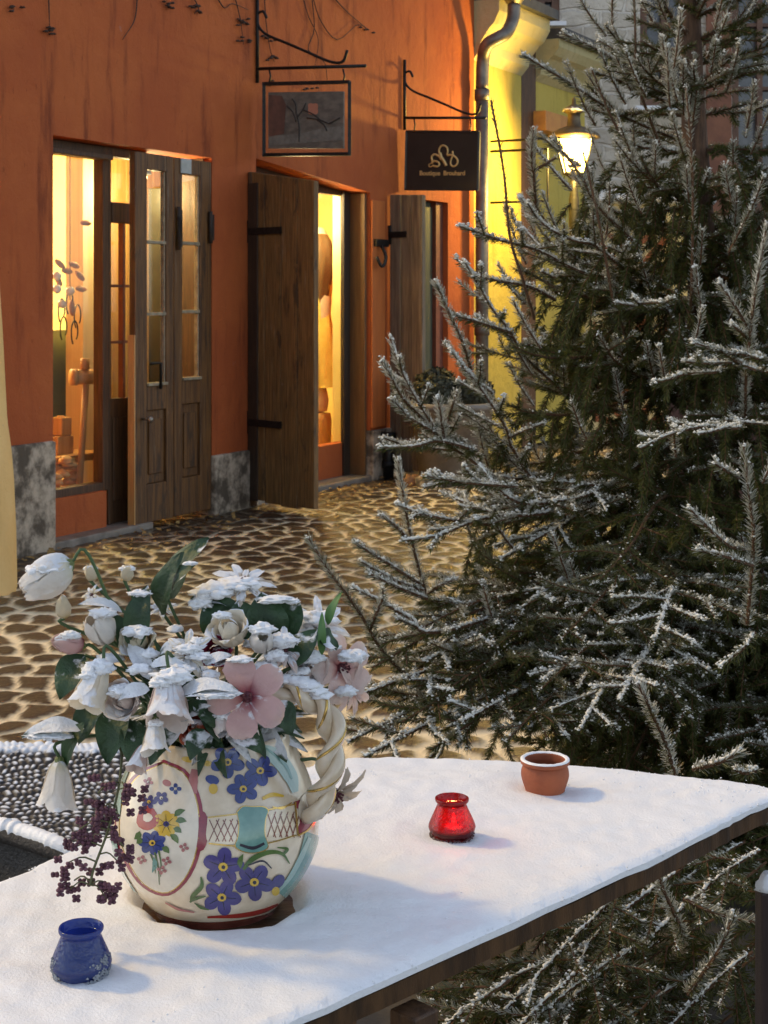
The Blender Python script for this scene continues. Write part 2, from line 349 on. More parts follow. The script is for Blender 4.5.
# ---- shutters of the second opening
def plank_leaf(name, p0, p1, z0, z1, th, mat, n=4, z1b=None, strap=None):
    p0, p1 = Vector(p0), Vector(p1); ax = (p1-p0); Lh = ax.length; ax.normalize(); nn = Vector((ax.y, -ax.x, 0)); zb = z1 if z1b is None else z1b
    f = MB()
    for i in range(n):
        a, b_ = Lh*i/n+.003, Lh*(i+1)/n-.003; ja = random.uniform(-.004, .004); zz0 = z0+random.uniform(0, .03)
        q0, q1 = p0+ax*a, p0+ax*b_; za, zc = z1+(zb-z1)*i/n, z1+(zb-z1)*(i+1)/n
        f.hexa([q0+nn*(th+ja)+Vector((0, 0, zz0)), q1+nn*(th+ja)+Vector((0, 0, zz0)), q1+Vector((0, 0, zz0)), q0+Vector((0, 0, zz0)),
                q0+nn*(th+ja)+Vector((0, 0, za)), q1+nn*(th+ja)+Vector((0, 0, zc)), q1+Vector((0, 0, zc)), q0+Vector((0, 0, za))])
    o = f.build(name, mat, house, .005)
    if strap:
        for z in strap:
            k = MB(); c = p0+ax*(Lh*.27)+nn*(th+.008)+Vector((0, 0, z)); k.box(c, Lh*.5, .012, .05, 0, (ax, nn, Vector((0, 0, 1)))); k.tube([p0+nn*.03+Vector((0, 0, z-.08)), p0+nn*.03+Vector((0, 0, z+.08))], .028); k.build('hinge_strap', IRON, o)
    return o
uh = wu(251); zz = lambda py, v: CZ+(HY-py)/F*v.y
pA = W(uh, 0, .02); pB = P(319, 512, 10.62); pB.z = 0
plank_leaf('shutter', pA, pB, .04, zz(172, pA), .045, WOOD_SHUT, 4, zz(181, pB), (zz(232, pA), .62))
ax_ = (pB-pA); ax_.normalize(); nn_ = Vector((ax_.y, -ax_.x, 0)); k = MB(); c_ = pA+ax_*.055+nn_*.05; c_.z = 1.2; k.box(c_, .105, .012, 2.28, 0, (ax_, nn_, Vector((0, 0, 1)))); k.build('shutter_stile', M('black_brown_wood', (.05, .026, .012), (.02, .011, .006), .6, 5, (12, 12, .8), .4), house, .004)
k = MB(); k.tube([W(wu(249), .02, .03), W(wu(249), zz(173, pA), .03)], .035, 6); k.build('shutter_post', WOOD_DARK, house)
uh2 = wu(391); pA2 = W(uh2, 0, .02); pB2 = pA2+(DN*.86-DU*.28).normalized()*.44
pB2 = W(uh2-.07, 0, wd(uh2-.07, 426))
plank_leaf('shutter', pA2, pB2, .05, zz(195, pA2), .045, WOOD_GREY, 3, zz(195, pB2), (zz(235, pA2),))
# ---- second window, recessed
dW = -.2
ua, ub = o2a, wu(350, dW)
f = MB(); z0 = wuz(335, 452, dW)[1]; zt = wuz(345, 190, dW)[1]
frame_rect(f, ua, ub, z0, zt, .05, dW-.06, dW); f.wbox(ua, o2b, zt, T2a, dW-.06, dW); f.wbox(ub-.001, ub+.03, .05, zt, dW-.07, dW+.03)
w2 = f.build('shop_window', WOOD_DARK, house, .005)
g = MB(); g.wbox(ua+.05, ub-.05, z0+.05, zt-.05, dW-.033, dW-.027); g.build('pane', GLASS, w2)
f = MB(); f.wbox(ub+.03, o2b-.002, .05, T2b-.02, dW-.06, dW-.02)
f.wbox(o2b-.035, o2b-.003, .05, T2b-.01, dW-.02, -.03); f.build('jamb_panel', M('warm_pine_panel', (.20, .10, .035), (.13, .065, .024), .6, 4, (9, 9, .6), .2), house, .004)
k = MB(); u_, z_ = wuz(377, 243); k.wbox(u_-.1, u_+.12, z_-.03, z_+.03, .02, .05)
k.tube(spline([W(u_-.02, z_-.02, .05), W(u_-.03, z_-.12, .1), W(u_-.08, z_-.2, .09), W(u_-.12, z_-.12, .06)], 10), .014); k.build('shutter_hook', IRON, house)
k = MB(); u_ = wu(379); k.tube([W(u_, 0, .09), W(u_, wuz(379, 440)[1], .09)], .045, 10); k.tube([W(u_, wuz(379, 441)[1], .09), W(u_, wuz(379, 432)[1], .09)], .065, 10); k.tube([W(u_, .1, .09), W(u_, .16, .09)], .056, 10); k.build('iron_standpipe', IRON, house)
f = MB(); f.wbox(wu(344.2, dW+.03), wu(350.5, dW+.03), .05, T2b+.02, dW, dW+.03); f.build('window_post', M('black_brown_wood', (.05, .026, .012)), house, .003)
f = MB(); f.wbox(o2b-.03, o2b-.002, .3, T2b-.01, -.338, -.262); f.build('jamb_lining', YEL, house)
f = MB(); f.wbox(o2b+.003, wu(383), .44, T2b-.06, .001, .022); f.build('lit_reveal_strip', M('lit_orange_plaster', (.60, .17, .035), (.48, .13, .028), .8, 4, (3, 3, .5)), house, .006)  # added strip; lantern light on the reveal painted in as brighter orange
# ---- third opening: recessed green door
f = MB(); f.wbox(o3a+.003, wu(441), .05, T3-.002, -.16, -.1)
for i in range(4): a = o3a+(wu(441)-o3a)*i/4; f.wbox(a+.004, a+(wu(441)-o3a)/4-.004, .1, T3-.05, -.1, -.085)
f.build('plank_door', M('mossy_green_paint', (.07, .075, .045), (.035, .04, .024), .6, 5, (9, 9, .7), .3), house, .003)
f = MB(); f.wbox(wu(441), o3b-.003, .05, T3-.003, -.17, -.05); f.build('door_jamb', M('red_brown_frame', (.2, .06, .032), (.12, .036, .02), .6), house)

# ---- lit rooms behind the glass
room = MB(); z0r, z1r = .2, 2.75
um_ = 2.62
def slab(b, u0, u1, z0, z1, d0, d1, mi=0): b.wbox(u0, u1, z0, z1, d0, d1, mi)
slab(room, U0+.3, um_-.05, z0r, z1r, -3.1, -3.0, 0); slab(room, um_-.05, um_, z0r, z1r, -3.1, -TH, 0)
slab(room, U0+.3, um_, z1r, z1r+.05, -3.1, -TH, 0); slab(room, U0+.3, um_, z0r-.05, z0r, -3.1, -TH, 1)
slab(room, U0+.3, o1a-.02, z0r, z1r, -TH-.03, -TH-.002, 0)
room.build('interior_room', [YEL, PINE], house)
room = MB(); ue2 = uE-.35
slab(room, um_+.01, ue2, z0r, z1r, -2.5, -2.4, 0); slab(room, ue2-.05, ue2, z0r, z1r, -2.4, -TH, 0)
slab(room, um_+.01, um_+.05, z0r, z1r, -2.4, -TH, 0); slab(room, um_+.01, ue2, z1r, z1r+.05, -2.5, -TH, 0); slab(room, um_+.01, ue2, z0r-.05, z0r, -2.5, -TH, 1)
room.build('interior_room', [YEL, PINE], house)

# ---- roof
r_ = MB(); r_.hexa([W(U0-.2, HH+.1, .5), W(uE+.02, HH+.1, .5), W(uE+.02, HH+.1, -6.4), W(U0-.2, HH+.1, -6.4), W(U0-.2, HH+2.6, -2.9), W(uE+.02, HH+2.6, -2.9), W(uE+.02, HH+2.6, -3.1), W(U0-.2, HH+2.6, -3.1)])
r_.build('roof', SNOW, house)

# ---------------------------------------------------------------- lamps in the rooms
def pendant(c, label, power, col=(1, .79, .38)):
    t = thing('pendant_lamp', c, label, 'lamp', 'pendant lamps in the shop')
    b = MB(); b.blob(c, .05, .05, .05, rough=0, flat=1); b.build('bulb', EM('warm_bulb', (1, .72, .32), 14), t)
    b = MB(); b.tube([c+Vector((0, 0, .05)), Vector((c.x, c.y, z1r))], .006); b.build('cord', IRON, t)
    b = MB(); b.lathe([(.03, .10), (.06, .09), (.075, .02), (.08, .02), (.065, .1), (.03, .11)], c, 20); b.build('lamp_shade', IRON, t)
    l = bpy.data.lights.new('room_light', 'POINT'); l.energy = power; l.color = col; l.shadow_soft_size = .09
    o = bpy.data.objects.new('room_light', l); o.location = (0, 0, -.1); COL.objects.link(o); o.parent = t
pendant(W(1.2, 2.35, -2.0), 'small pendant lamp hanging deep inside the left shop room', 120)
pendant(W(wu(140, -.5), 2.36, -.5), 'added small pendant lamp hidden close behind the glazed shop door stile', 30)  # extra unseen lamp for the boards, which block the deeper lamp
pendant(W(wu(296, -.5), 2.36, -.5), 'added small pendant lamp hidden behind the shutter in the narrow shop window room', 42)  # extra unseen lamp that lights the mannequin from the front
pendant(W(3.7, 2.4, -1.6), 'small pendant lamp hanging at the back of the narrow shop window room', 60)

# ================================================================ DISPLAY IN THE WINDOWS
def disp(px, py, dd):
    u, z = wuz(px, py, dd); return W(u, z, dd)
b = MB(); b.tube([disp(79, 492, -.35), disp(86, 384, -.35)], .022, 8, 0); c = disp(85, 377, -.35)
b.tube([c-DU*.07-DN*.05, c+DU*.11+DN*.03], .05, 12); b.tube([c-DU*.075-DN*.055, c-DU*.045-DN*.035], .056, 12)
b.tube([c+Vector((0, 0, .05)), c+Vector((0, 0, .12))], .03, 10)
tag(b.build('wooden_mallet', PINE), 'long handled pale wooden mallet leaning inside the left shop window', 'mallet')
t = thing('wooden_stool', disp(66, 490, -.55), 'low rough pine stool inside the left shop window holding wooden toys', 'stool')
b = MB(); c = disp(66, 457, -.55); b.box(c, .5, .25, .05, 0, (DU, DN, Vector((0, 0, 1)))); b.build('seat', PINE, t, .006)
for a in (-1, 1):
    for e in (-1, 1):
        b = MB(); q = c+DU*.2*a+DN*.09*e; b.tube([q, Vector((q.x, q.y, .22))], .022, 6); b.build('leg', PINE, t)
for i, (px, py, sx, sz, lab) in enumerate(((60, 447, .16, .12, 'cream wooden toy block, lower of two stacked on the pine stool'), (61, 434, .1, .12, 'honey wooden toy block, upper of two stacked on the pine stool'))):
    b = MB(); c = disp(px, py, -.55); c.z = disp(66, 457, -.55).z+.025+(.0 if i == 0 else .121)+sz/2; b.box(c, sx, .1, sz, 0, (DU, DN, Vector((0, 0, 1)))); b.tube([c+Vector((0, 0, sz/2-.01)), c+Vector((0, 0, sz/2+.004*i+.006))], .03, 8)
    tag(b.build('toy_block', PINE, None, .008), lab, 'toy', 'wooden toy blocks')
b = MB(); c = disp(66, 486, -.42); c.z = .2
for i in range(14): b.blob(c+DU*random.uniform(-.16, .2)+DN*random.uniform(-.05, .05)+Vector((0, 0, random.uniform(.1, .26))), .05, .04, .04, rough=.5, sub=6)
tag(b.build('shaving_heap', PINE), 'heap of pale wood shavings on the floor of the left shop window', 'wood shavings')
# green-grey mirror screen with a dark drape
t = thing('mirror_screen', disp(66, 480, -1.0), 'grey green oval mirror screen with dark drape inside the left shop window', 'mirror')
b = MB(); u_, z_ = wuz(66, 330, -1.0); b.wbox(u_-.5, u_+.42, .25, z_, -1.04, -1.0); b.build('panel', M('grey_green_panel', (.20, .24, .14), (.15, .18, .1), .35, 4), t)
b = MB(); pts = [disp(x, y, -.96) for x, y in ((88, 330), (86, 360), (80, 395), (72, 420), (58, 440))]; pl_ = spline(pts, 20)
low = [disp(x, y, -.96) for x, y in ((96, 330), (97, 380), (96, 430), (92, 470), (70, 485))]; b.grid([pl_, spline(low, 20)]); b.build('drape', M('charcoal_cloth', (.05, .04, .03), rough=.9), t)
b = MB(); b.wbox(wu(83, -.75), wu(98, -.75), z0r, z1r, -.9, -.75); tag(b.build('pale_curtain', M('cream_curtain', (.85, .68, .36), (.75, .58, .3), .8, 3, (20, 20, .3), .3, 6)), 'straight cream curtain hanging at the right side of the left shop window', 'curtain')
# leaf ornament on wires
t = thing('wire_ornament', disp(70, 325, -.5), 'curled wire ornament with orange leaves and white drops in the left shop window', 'ornament')
b = MB()
for x, y in ((62, 300), (70, 292), (78, 306), (64, 318), (75, 322)):
    c = [disp(x+4*math.sin(a)*(1-.03*i), y-14*math.cos(a)*(1-.03*i)+10, -.5) for i, a in enumerate(np.linspace(-2.6, 2.6, 14))]; b.tube(c, .005, 5)
b.tube([disp(70, 300, -.5), Vector((*disp(70, 300, -.5).xy, z1r))], .003, 4)
b.build('wire', IRON, t)
for x, y, a in ((60, 264, .5), (74, 265, .3), (67, 271, .1), (80, 276, .6), (81, 289, .1), (72, 308, 1.5), (58, 280, .9), (86, 223, 0)):
    b = MB(); c = disp(x, y, -.5); e1 = (DU*math.cos(a)-Vector((0, 0, 1))*math.sin(a)); e2 = DN; b.blob(c, .055, .02, .02, rough=.1, sub=6, flat=1, ax=(e1, e2, e1.cross(e2))); b.build('leaf', M('orange_leaf', (.5, .2, .05), rough=.6), t)
for x, y in ((70, 291), (62, 304), (57, 289), (57, 276)): b = MB(); b.blob(disp(x, y, -.49), .03, .03, .03, rough=.1, sub=6, flat=1); b.build('drop', M('white_bead', (.85, .85, .8), rough=.3), t)
# pine boarding behind the glazed door
b = MB(); ua, ub = wu(98, -.95), wu(215, -.95)
k = MB(); k.wbox(o1b-.018, o1b-.002, .06, T1-.004, -.335, -.065); k.build('jamb_lining', WOOD_DARK, house)
k = MB(); k.wbox(wu(177, -.35), wu(214, -.35), z0r, 2.3, -.6, -.35); tag(k.build('pane_backing', M('dark_green_brown_paint', (.022, .02, .012), (.014, .012, .008), .4), None, .006), 'added dark cabinet close behind the right leaf of the shop door', 'backing')  # dark backing and jamb lining added so the reflecting panes look dark
n = 9
for i in range(n): b.wbox(ua+(ub-ua)*i/n+.002, ua+(ub-ua)*(i+1)/n-.002, z0r+.55, z1r-.01, -.99, -.95)
tag(b.build('pine_partition', PINE, None, .004), 'honey coloured pine board partition behind the glazed shop door', 'partition')
b = MB(); b.wbox(ua, ub, z0r, z0r+.5, -1.0, -.8); b.wbox(ua, ub, z0r+.5, z0r+.53, -1.02, -.75); tag(b.build('shop_counter', M('dark_counter', (.09, .07, .05), rough=.5), None, .006), 'low dark counter below the pine boards behind the glazed shop door', 'counter')

# mannequin in the second window
cm = disp(317, 470, -.62); cm.z = .2
t = thing('display_mannequin', cm, 'display mannequin with long brown hair and yellow dress in the narrow window', 'mannequin')
def at_m(px, py): return disp(px, py, -.62)
zc = lambda py: at_m(318, py).z
cx_ = at_m(319, 300)
def ring(z): return Vector((cx_.x, cx_.y, z))
SK = M('mannequin_skin', (.88, .78, .6), rough=.5)
b = MB(); b.lathe([(.001, zc(466)), (.10, zc(465)), (.11, zc(420)), (.10, zc(413)), (.001, zc(412))], (cx_.x, cx_.y, 0), 20); b.build('plinth_base', PINE, t)
b = MB(); b.lathe([(.001, zc(413)), (.07, zc(411)), (.085, zc(400)), (.06, zc(386)), (.06, zc(376)), (.11, zc(300)), (.06, zc(256)), (.045, zc(250)), (.085, zc(243)), (.085, zc(236)), (.04, zc(228)), (.001, zc(227))], (cx_.x, cx_.y, 0), 20); b.build('body', SK, t)
b = MB(); prof = [(.165, zc(387)), (.17, zc(384)), (.15, zc(355)), (.11, zc(325)), (.09, zc(310)), (.115, zc(285)), (.11, zc(266)), (.06, zc(256))]
b.lathe(prof, (cx_.x, cx_.y, 0), 36, wob=.4); b.build('dress', M('yellow_dress', (.92, .80, .22), (.82, .66, .14), .8, 10), t)
b = MB(); prof = [(.03, zc(328)), (.055, zc(318)), (.075, zc(300)), (.105, zc(280)), (.125, zc(264)), (.118, zc(250)), (.10, zc(241)), (.06, zc(235)), (.001, zc(232))]
b.lathe([(r*1.08, z) for r, z in prof], (cx_.x+.0, cx_.y-.03, 0), 30, wob=.3); b.build('hair', M('brown_hair', (.17, .10, .04), (.10, .06, .025), .6, 20, (8, 8, .5), .4), t)
b = MB(); c = disp(340, 224, -.4); b.blob(c, .014, .014, .014, rough=0, flat=1); b.tube([c, Vector((c.x, c.y, z1r))], .003, 4, 1); tag(b.build('fairy_light', [EM('tiny_bulb', (1, .8, .3), 30), IRON]), 'single tiny light bulb glowing in the narrow shop window', 'light')

# ================================================================ OCHRE BUTTRESS (far left)
b = MB(); cX, cY = -2.36, 7.9
b.lathe([(.47, -.05), (.455, .30), (.455, .57), (.43, .72), (.405, .9), (.39, 1.32), (.33, 2.2), (.2, 3.2), (.02, 3.6), (.001, 3.6)], (cX, cY, 0), 40, wob=.05)
tag(b.build('ochre_buttress', plaster('ochre_plaster', (.84, .52, .19), (.88, .58, .24), (.66, .40, .14))), 'rounded ochre plastered buttress at the near end of the red house', 'buttress')

# ================================================================ HANGING SIGNS
# dry leaves and bits blown against the foot of the facade
b = MB()
for i in range(420):
    u_ = random.uniform(-.9, 4.2); d_ = abs(random.gauss(0, .35))+.05; c = W(u_, .028, d_); a = random.uniform(0, 6.28); s_ = random.uniform(.012, .032); X_ = Vector((math.cos(a), math.sin(a), random.uniform(-.3, .5)))*s_; Y_ = Vector((-math.sin(a), math.cos(a), random.uniform(-.3, .5)))*s_*.5
    b.add([c-X_, c-Y_, c+X_, c+Y_], [(0, 1, 2, 3)])
tag(b.build('leaf_litter', M('dry_golden_leaf', (.42, .27, .08), (.16, .08, .03), .6, 30)), 'dry golden leaf litter blown along the foot of the red house', 'leaf litter', None, 'stuff')

def sign_bracket(b, u, top, bot, armz, pxend, curl_px, zc0):
    b.tube([W(u, bot, .02), W(u, top, .02)], .014, 6)
    dE = wd(u, pxend); b.tube([W(u, armz, .02), W(u, armz-.042, dE)], .012, 6); armz -= .03
    dC = wd(u, curl_px)
    pts = [W(u, zc0+.02, .1), W(u, zc0+.07, .07), W(u, zc0+.05, .02), W(u, zc0-.03, .03), W(u, zc0-.1, .1)]
    pts += [W(u, zc0-.1+(armz+.02-zc0+.1)*t, .1+(dC-.1)*t) for t in (.3, .6, .92)]+[W(u, armz+.03, dC+.06), W(u, armz+.11, dC+.1)]
    b.tube(spline(pts, 40), .011, 6)
u1 = wu(255)
t = thing('hanging_sign', W(u1, dz(u1, .3, 155), .4), 'framed dark painted picture sign with pale orange moon hanging from scrolled bracket', 'sign')
b = MB(); sign_bracket(b, u1, dz(u1, 0, -18), dz(u1, 0, 83), dz(u1, 0, 69), 366, 335, dz(u1, 0, 22)); b.build('bracket', IRON, t)
def splane(u, px, py, off=0.): d = wd(u, px); return W(u-off, dz(u, d, py), d)
def sbar(b, u, p0, p1, r, off=0.): b.tube([splane(u, *p0, off), splane(u, *p1, off)], r, 4, sm=False)
b = MB()
for p0, p1 in (((263, 84), (350, 82)), ((263, 155), (350, 154)), ((264, 83), (264, 156)), ((349.5, 82), (349.5, 155))): sbar(b, u1, p0, p1, .017)
b.build('frame', IRON, t)
for px in (269, 343): b = MB(); b.tube([splane(u1, px, 69), splane(u1, px+1.5, 76), splane(u1, px, 84)], .007, 5); b.build('hook', IRON, t)
def spanel(b, u, c, th, mi=0):
    q = [splane(u, *p, -.5*th) for p in c]; q2 = [splane(u, *p, .5*th) for p in c]
    b.hexa([q2[0], q2[1], q[1], q[0], q2[3], q2[2], q[2], q[3]], mi)
b = MB(); spanel(b, u1, ((269, 148.5), (344, 148.5), (344, 91.5), (269, 92.5)), .02)
def spoly(b, u, pts, off, mi):
    b.add([splane(u, *p, off) for p in pts], [tuple(range(len(pts)))], mi)
spoly(b, u1, [(314+5.5*math.cos(a)*(1+.15*math.cos(4*a+3.1)), 109+6*math.sin(a)*(1+.15*math.cos(4*a+3.1))) for a in np.linspace(0, 6.1, 22)], .0135, 1)
spoly(b, u1, [(270, 146), (344, 140), (344, 126), (325, 128), (300, 134), (270, 136)], .0125, 3)
spoly(b, u1, [(270, 137), (285, 134), (287, 105), (283, 96), (270, 95)], .0128, 4)
for a_, e_ in (((300, 142), (297, 112)), ((297, 122), (288, 106)), ((298, 118), (307, 103)), ((297, 112), (293, 99)), ((308, 118), (330, 124)), ((318, 120), (328, 131)), ((304, 110), (322, 121)), ((330, 124), (341, 118))):
    b.tube(spline([splane(u1, *a_, .014), splane(u1, (a_[0]+e_[0])/2+1.5, (a_[1]+e_[1])/2-1, .014), splane(u1, *e_, .014)], 6), .005, 4, 2)
b.build('painted_panel', [M('slate_painting', (.17, .15, .12), (.09, .08, .065), .6, 12, (1, 1, 2)), M('orange_moon', (.48, .2, .12), rough=.7), M('ink_tree', (.045, .035, .03), rough=.8), M('grey_meadow', (.2, .19, .16), (.13, .12, .1), .8, 20), M('rust_painted_house', (.16, .075, .05), (.1, .05, .035), .8, 12)], t)
u2 = wu(402.5)
t = thing('hanging_sign', W(u2, dz(u2, .3, 190), .4), 'black boutique sign board with gold flourish and small gold lettering', 'sign')
b = MB(); sign_bracket(b, u2, dz(u2, 0, 60), dz(u2, 0, 130), dz(u2, 0, 118), 486, 470, dz(u2, 0, 80)); b.build('bracket', IRON, t)
for px in (414, 470): b = MB(); b.tube([splane(u2, px, 118), splane(u2, px+1, 125), splane(u2, px, 132)], .007, 5); b.build('hook', IRON, t)
b = MB(); spanel(b, u2, ((406, 190), (478.5, 190.5), (480, 132), (407.5, 131)), .035)
for p0, p1 in (((407.5, 131.5), (480, 132)), ((406, 189.5), (478.5, 190)), ((407.3, 131), (406, 190)), ((479.6, 132), (478.4, 190))): sbar(b, u2, p0, p1, .012, .018)
GOLD = M('sign_gold', (.80, .58, .24), (.7, .48, .18), .4, 30, metal=.3)
cr = lambda x, y: (400+x/8.533, 125+y/8.533)
b2 = []
for pts, r in ([((350, 265), (342, 225), (352, 190), (378, 176), (408, 192), (416, 225), (408, 258)), .016], [((352, 240), (362, 275), (385, 310), (405, 350)), .026],
               [((286, 312), (280, 275), (305, 252), (340, 268), (362, 295)), .018], [((278, 330), (300, 308), (335, 318), (345, 340), (325, 356), (285, 348)), .017],
               [((285, 325), (255, 340), (262, 358), (280, 355)), .009], [((412, 262), (440, 256), (480, 272), (502, 305), (492, 340), (465, 355), (442, 335), (445, 295), (460, 262), (458, 225)), .016]):
    b.tube(spline([splane(u2, *cr(*p), .021) for p in pts], 24), r*.55, 5, 1)
# lettering in the plane of the board
cu = bpy.data.curves.new('txt', 'FONT'); cu.body = 'Boutique  Brouhard'; cu.size = 1; cu.extrude = .02; cu.offset = .022
to = bpy.data.objects.new('txt', cu); COL.objects.link(to); dg = bpy.context.evaluated_depsgraph_get(); dg.update(); tm = bpy.data.meshes.new_from_object(to.evaluated_get(dg))
vs = [v.co.copy() for v in tm.vertices]; fs = [tuple(p.vertices) for p in tm.polygons]; bpy.data.objects.remove(to); bpy.data.meshes.remove(tm)
xm = max(v.x for v in vs)
b.add([splane(u2, 420.5+v.x/xm*45.5, 175.4-v.y*6.4, .0205+v.z*.05) for v in vs], fs, 1)
b.build('sign_board', [M('black_sign_paint', (.03, .024, .018), (.02, .016, .012), .45, 6), GOLD], t)

# ================================================================ DRY CREEPER on the red wall
b = MB()
def vine(pts, r=.006):
    pp = [W(*wuz(x, y), .02) for x, y in pts]; b.tube(spline(pp, 14), [r*(1-.6*i/14) for i in range(15)], 4)
for v_ in (((310, -5), (318, 20), (335, 40), (355, 25), (366, 30)), ((310, 0), (312, 30), (306, 50), (322, 62), (325, 80)), ((330, -4), (345, 12), (366, 30)), ((232, -5), (238, 20), (241, 45)), ((262, -5), (264, 25), (268, 50), (272, 62)), ((190, -4), (196, 8), (192, 14)), ((213, -5), (222, 8), (230, 4), (246, 10)), ((46, -4), (47, 30)), ((300, -5), (306, 16), (316, 40), (312, 70)), ((135, -5), (132, 20), (120, 40))):
    vine(v_)
for cx0, cy0, n_ in ((47, 31, 7), (192, 10, 8), (240, 22, 9), (241, 40, 6), (266, 40, 8), (270, 58, 6), (164, 6, 6), (364, 30, 4), (14, 8, 4), (268, 84, 4), (308, 88, 4)):
    for i in range(n_):
        u_, z_ = wuz(cx0+random.uniform(-7, 7), cy0+random.uniform(-4, 4)); b.blob(W(u_, z_, .025), .017, .012, .010, rough=.6, sub=5)
tag(b.build('dry_creeper', M('dry_vine', (.07, .04, .028), rough=.9)), 'bare dry creeper stems clinging to the top of the red wall', 'creeper')
# ================================================================ YELLOW HOUSES up the lane
YP = plaster('yellow_plaster', (.50, .38, .075), (.55, .43, .10), (.38, .29, .06))
CORN = plaster('cream_cornice', (.50, .42, .20), (.56, .48, .26), (.40, .33, .16))
def yellow_house(name, label, ua, ub, zc0, zc1, proj, dep, dd, rise=.8):
    t = thing(name, W((ua+ub)/2, 0, dd), label, 'house')
    b = MB(); b.wbox(ua, ub, 0, zc0+.05, dd-dep, dd); b.build('wall', YP, t)
    b = MB(); n = 5; prof = [(0, 0), (.25, .16), (.3, .3), (.62, .52), (.8, .6), (1, .8), (1, 1)]
    h = zc1-zc0
    for (d0, y0), (d1, y1) in zip(prof[:-1], prof[1:]):
        b.add([W(ua, zc0+h*y0, dd+.005+proj*d0), W(ub+proj*.35*d0, zc0+h*y0, dd+.005+proj*d0), W(ub+proj*.35*d1, zc0+h*y1, dd+.005+proj*d1), W(ua, zc0+h*y1, dd+.005+proj*d1)], [(0, 1, 2, 3)])
        b.add([W(ub+proj*.35*d0, zc0+h*y0, dd+.005+proj*d0), W(ub+proj*.35*d0, zc0+h*y0, dd-.4), W(ub+proj*.35*d1, zc0+h*y1, dd-.4), W(ub+proj*.35*d1, zc0+h*y1, dd+.005+proj*d1)], [(0, 1, 2, 3)])
    for ue, k_, rv in ((ua, 0, 1), (ub, proj*.35, 0)):
        cap = [W(ue+k_*d0+.0005, zc0+h*y0, dd+.005+proj*d0) for d0, y0 in prof]+[W(ue+k_+.0005, zc1, dd-.02), W(ue+.0005, zc0, dd-.02)]; b.add(cap, [tuple(range(len(cap)))])
    b.build('cornice', CORN, t)
    b = MB(); q = ub+proj*.35+.06
    b.hexa([W(ua, zc1+.002, dd+proj+.08), W(q, zc1+.002, dd+proj+.08), W(q, zc1+.002, dd-dep), W(ua, zc1+.002, dd-dep), W(ua, zc1+.1, dd+proj+.08), W(q, zc1+.1, dd+proj+.08), W(q, zc1+rise, dd-dep), W(ua, zc1+rise, dd-dep)])
    b.build('roof', M('dark_slate', (.09, .085, .08), (.05, .047, .045), .6, 10), t)
    return t
ya = uE+.01; yb = wu(523)
z0_ = wuz(505, 70)[1]; yh = yellow_house('yellow_house', 'near yellow plastered house with moulded cornice beside the red house', ya, yb, z0_, z0_+.56, .27, 4, -.02)
b = MB()          # drainpipe with swan neck and hopper
ud = wu(483); dd_ = .14
def dp(px, py, d=.14): u, z = wuz(px, py, d); return W(u, z, d)
us = wu(482, .12)
ptsd = [W(us, 0, .12), W(us, dz(us, .12, 85), .12)]+[Vector((0, 0, 0))]
b.tube(spline([dp(482, 90, .12), dp(483, 60, .13), dp(487, 45, .2), dp(498, 38, .3), dp(507, 32, .36), dp(513, 18, .38), dp(514, 5, .38)], 30), .062, 10)
b.tube([W(us, 0, .12), dp(482, 90, .12)], .062, 10)
for py in (95, 330): c = dp(482, py, .12); b.tube([c-Vector((0, 0, .05)), c+Vector((0, 0, .05))], .074, 10)
c = dp(514, 4, .38); b.tube([c, c+Vector((0, 0, .16)), c+Vector((0, 0, .32)), c+Vector((0, 0, .42))], [.07, .16, .2, .2], 12)
b.build('drainpipe', M('grey_zinc', (.24, .21, .17), (.14, .12, .1), .45, 9, bmp=.2, metal=.5), yh)
yc = wu(538); yd = wu(589)
z1_ = wuz(555, 86)[1]; y2 = yellow_house('yellow_house', 'farther yellow house with curved cornice behind the street lantern', yc, yd, z1_, z1_+.42, .28, 4, -.05, .35)
b = MB(); b.wbox(wu(537, .02), wu(560, .02), wuz(545, 133, .02)[1], wuz(545, 113, .02)[1], -.04, .12); b.build('sign_box', M('orange_box', (.6, .28, .06), (.5, .2, .05), .6), y2, .01)
b = MB(); b.wbox(yb+.01, yc-.01, 0, wuz(530, 48)[1], -.5, -.02); tag(b.build('gap_panel', WOOD_DARK), 'tall dark wooden panel filling the gap between the two yellow houses', 'gate')  # plain dark slab closing the gap between the two houses
b = MB(); uf = wu(500); 
b.tube([W(uf-.3, wuz(489, 152)[1], .03), W(uf-.3, wuz(489, 152)[1], .62), W(uf-.3, wuz(489, 203)[1], .62), W(uf-.3, wuz(489, 203)[1], .03)], .014, 6, sm=False)
b.tube([W(uf-.3, wuz(489, 142)[1], .03), W(uf-.3, wuz(489, 142)[1], .75)], .012, 6)
tag(b.build('iron_frame', IRON), 'empty rectangular iron sign frame fixed to the near yellow house', 'sign frame')

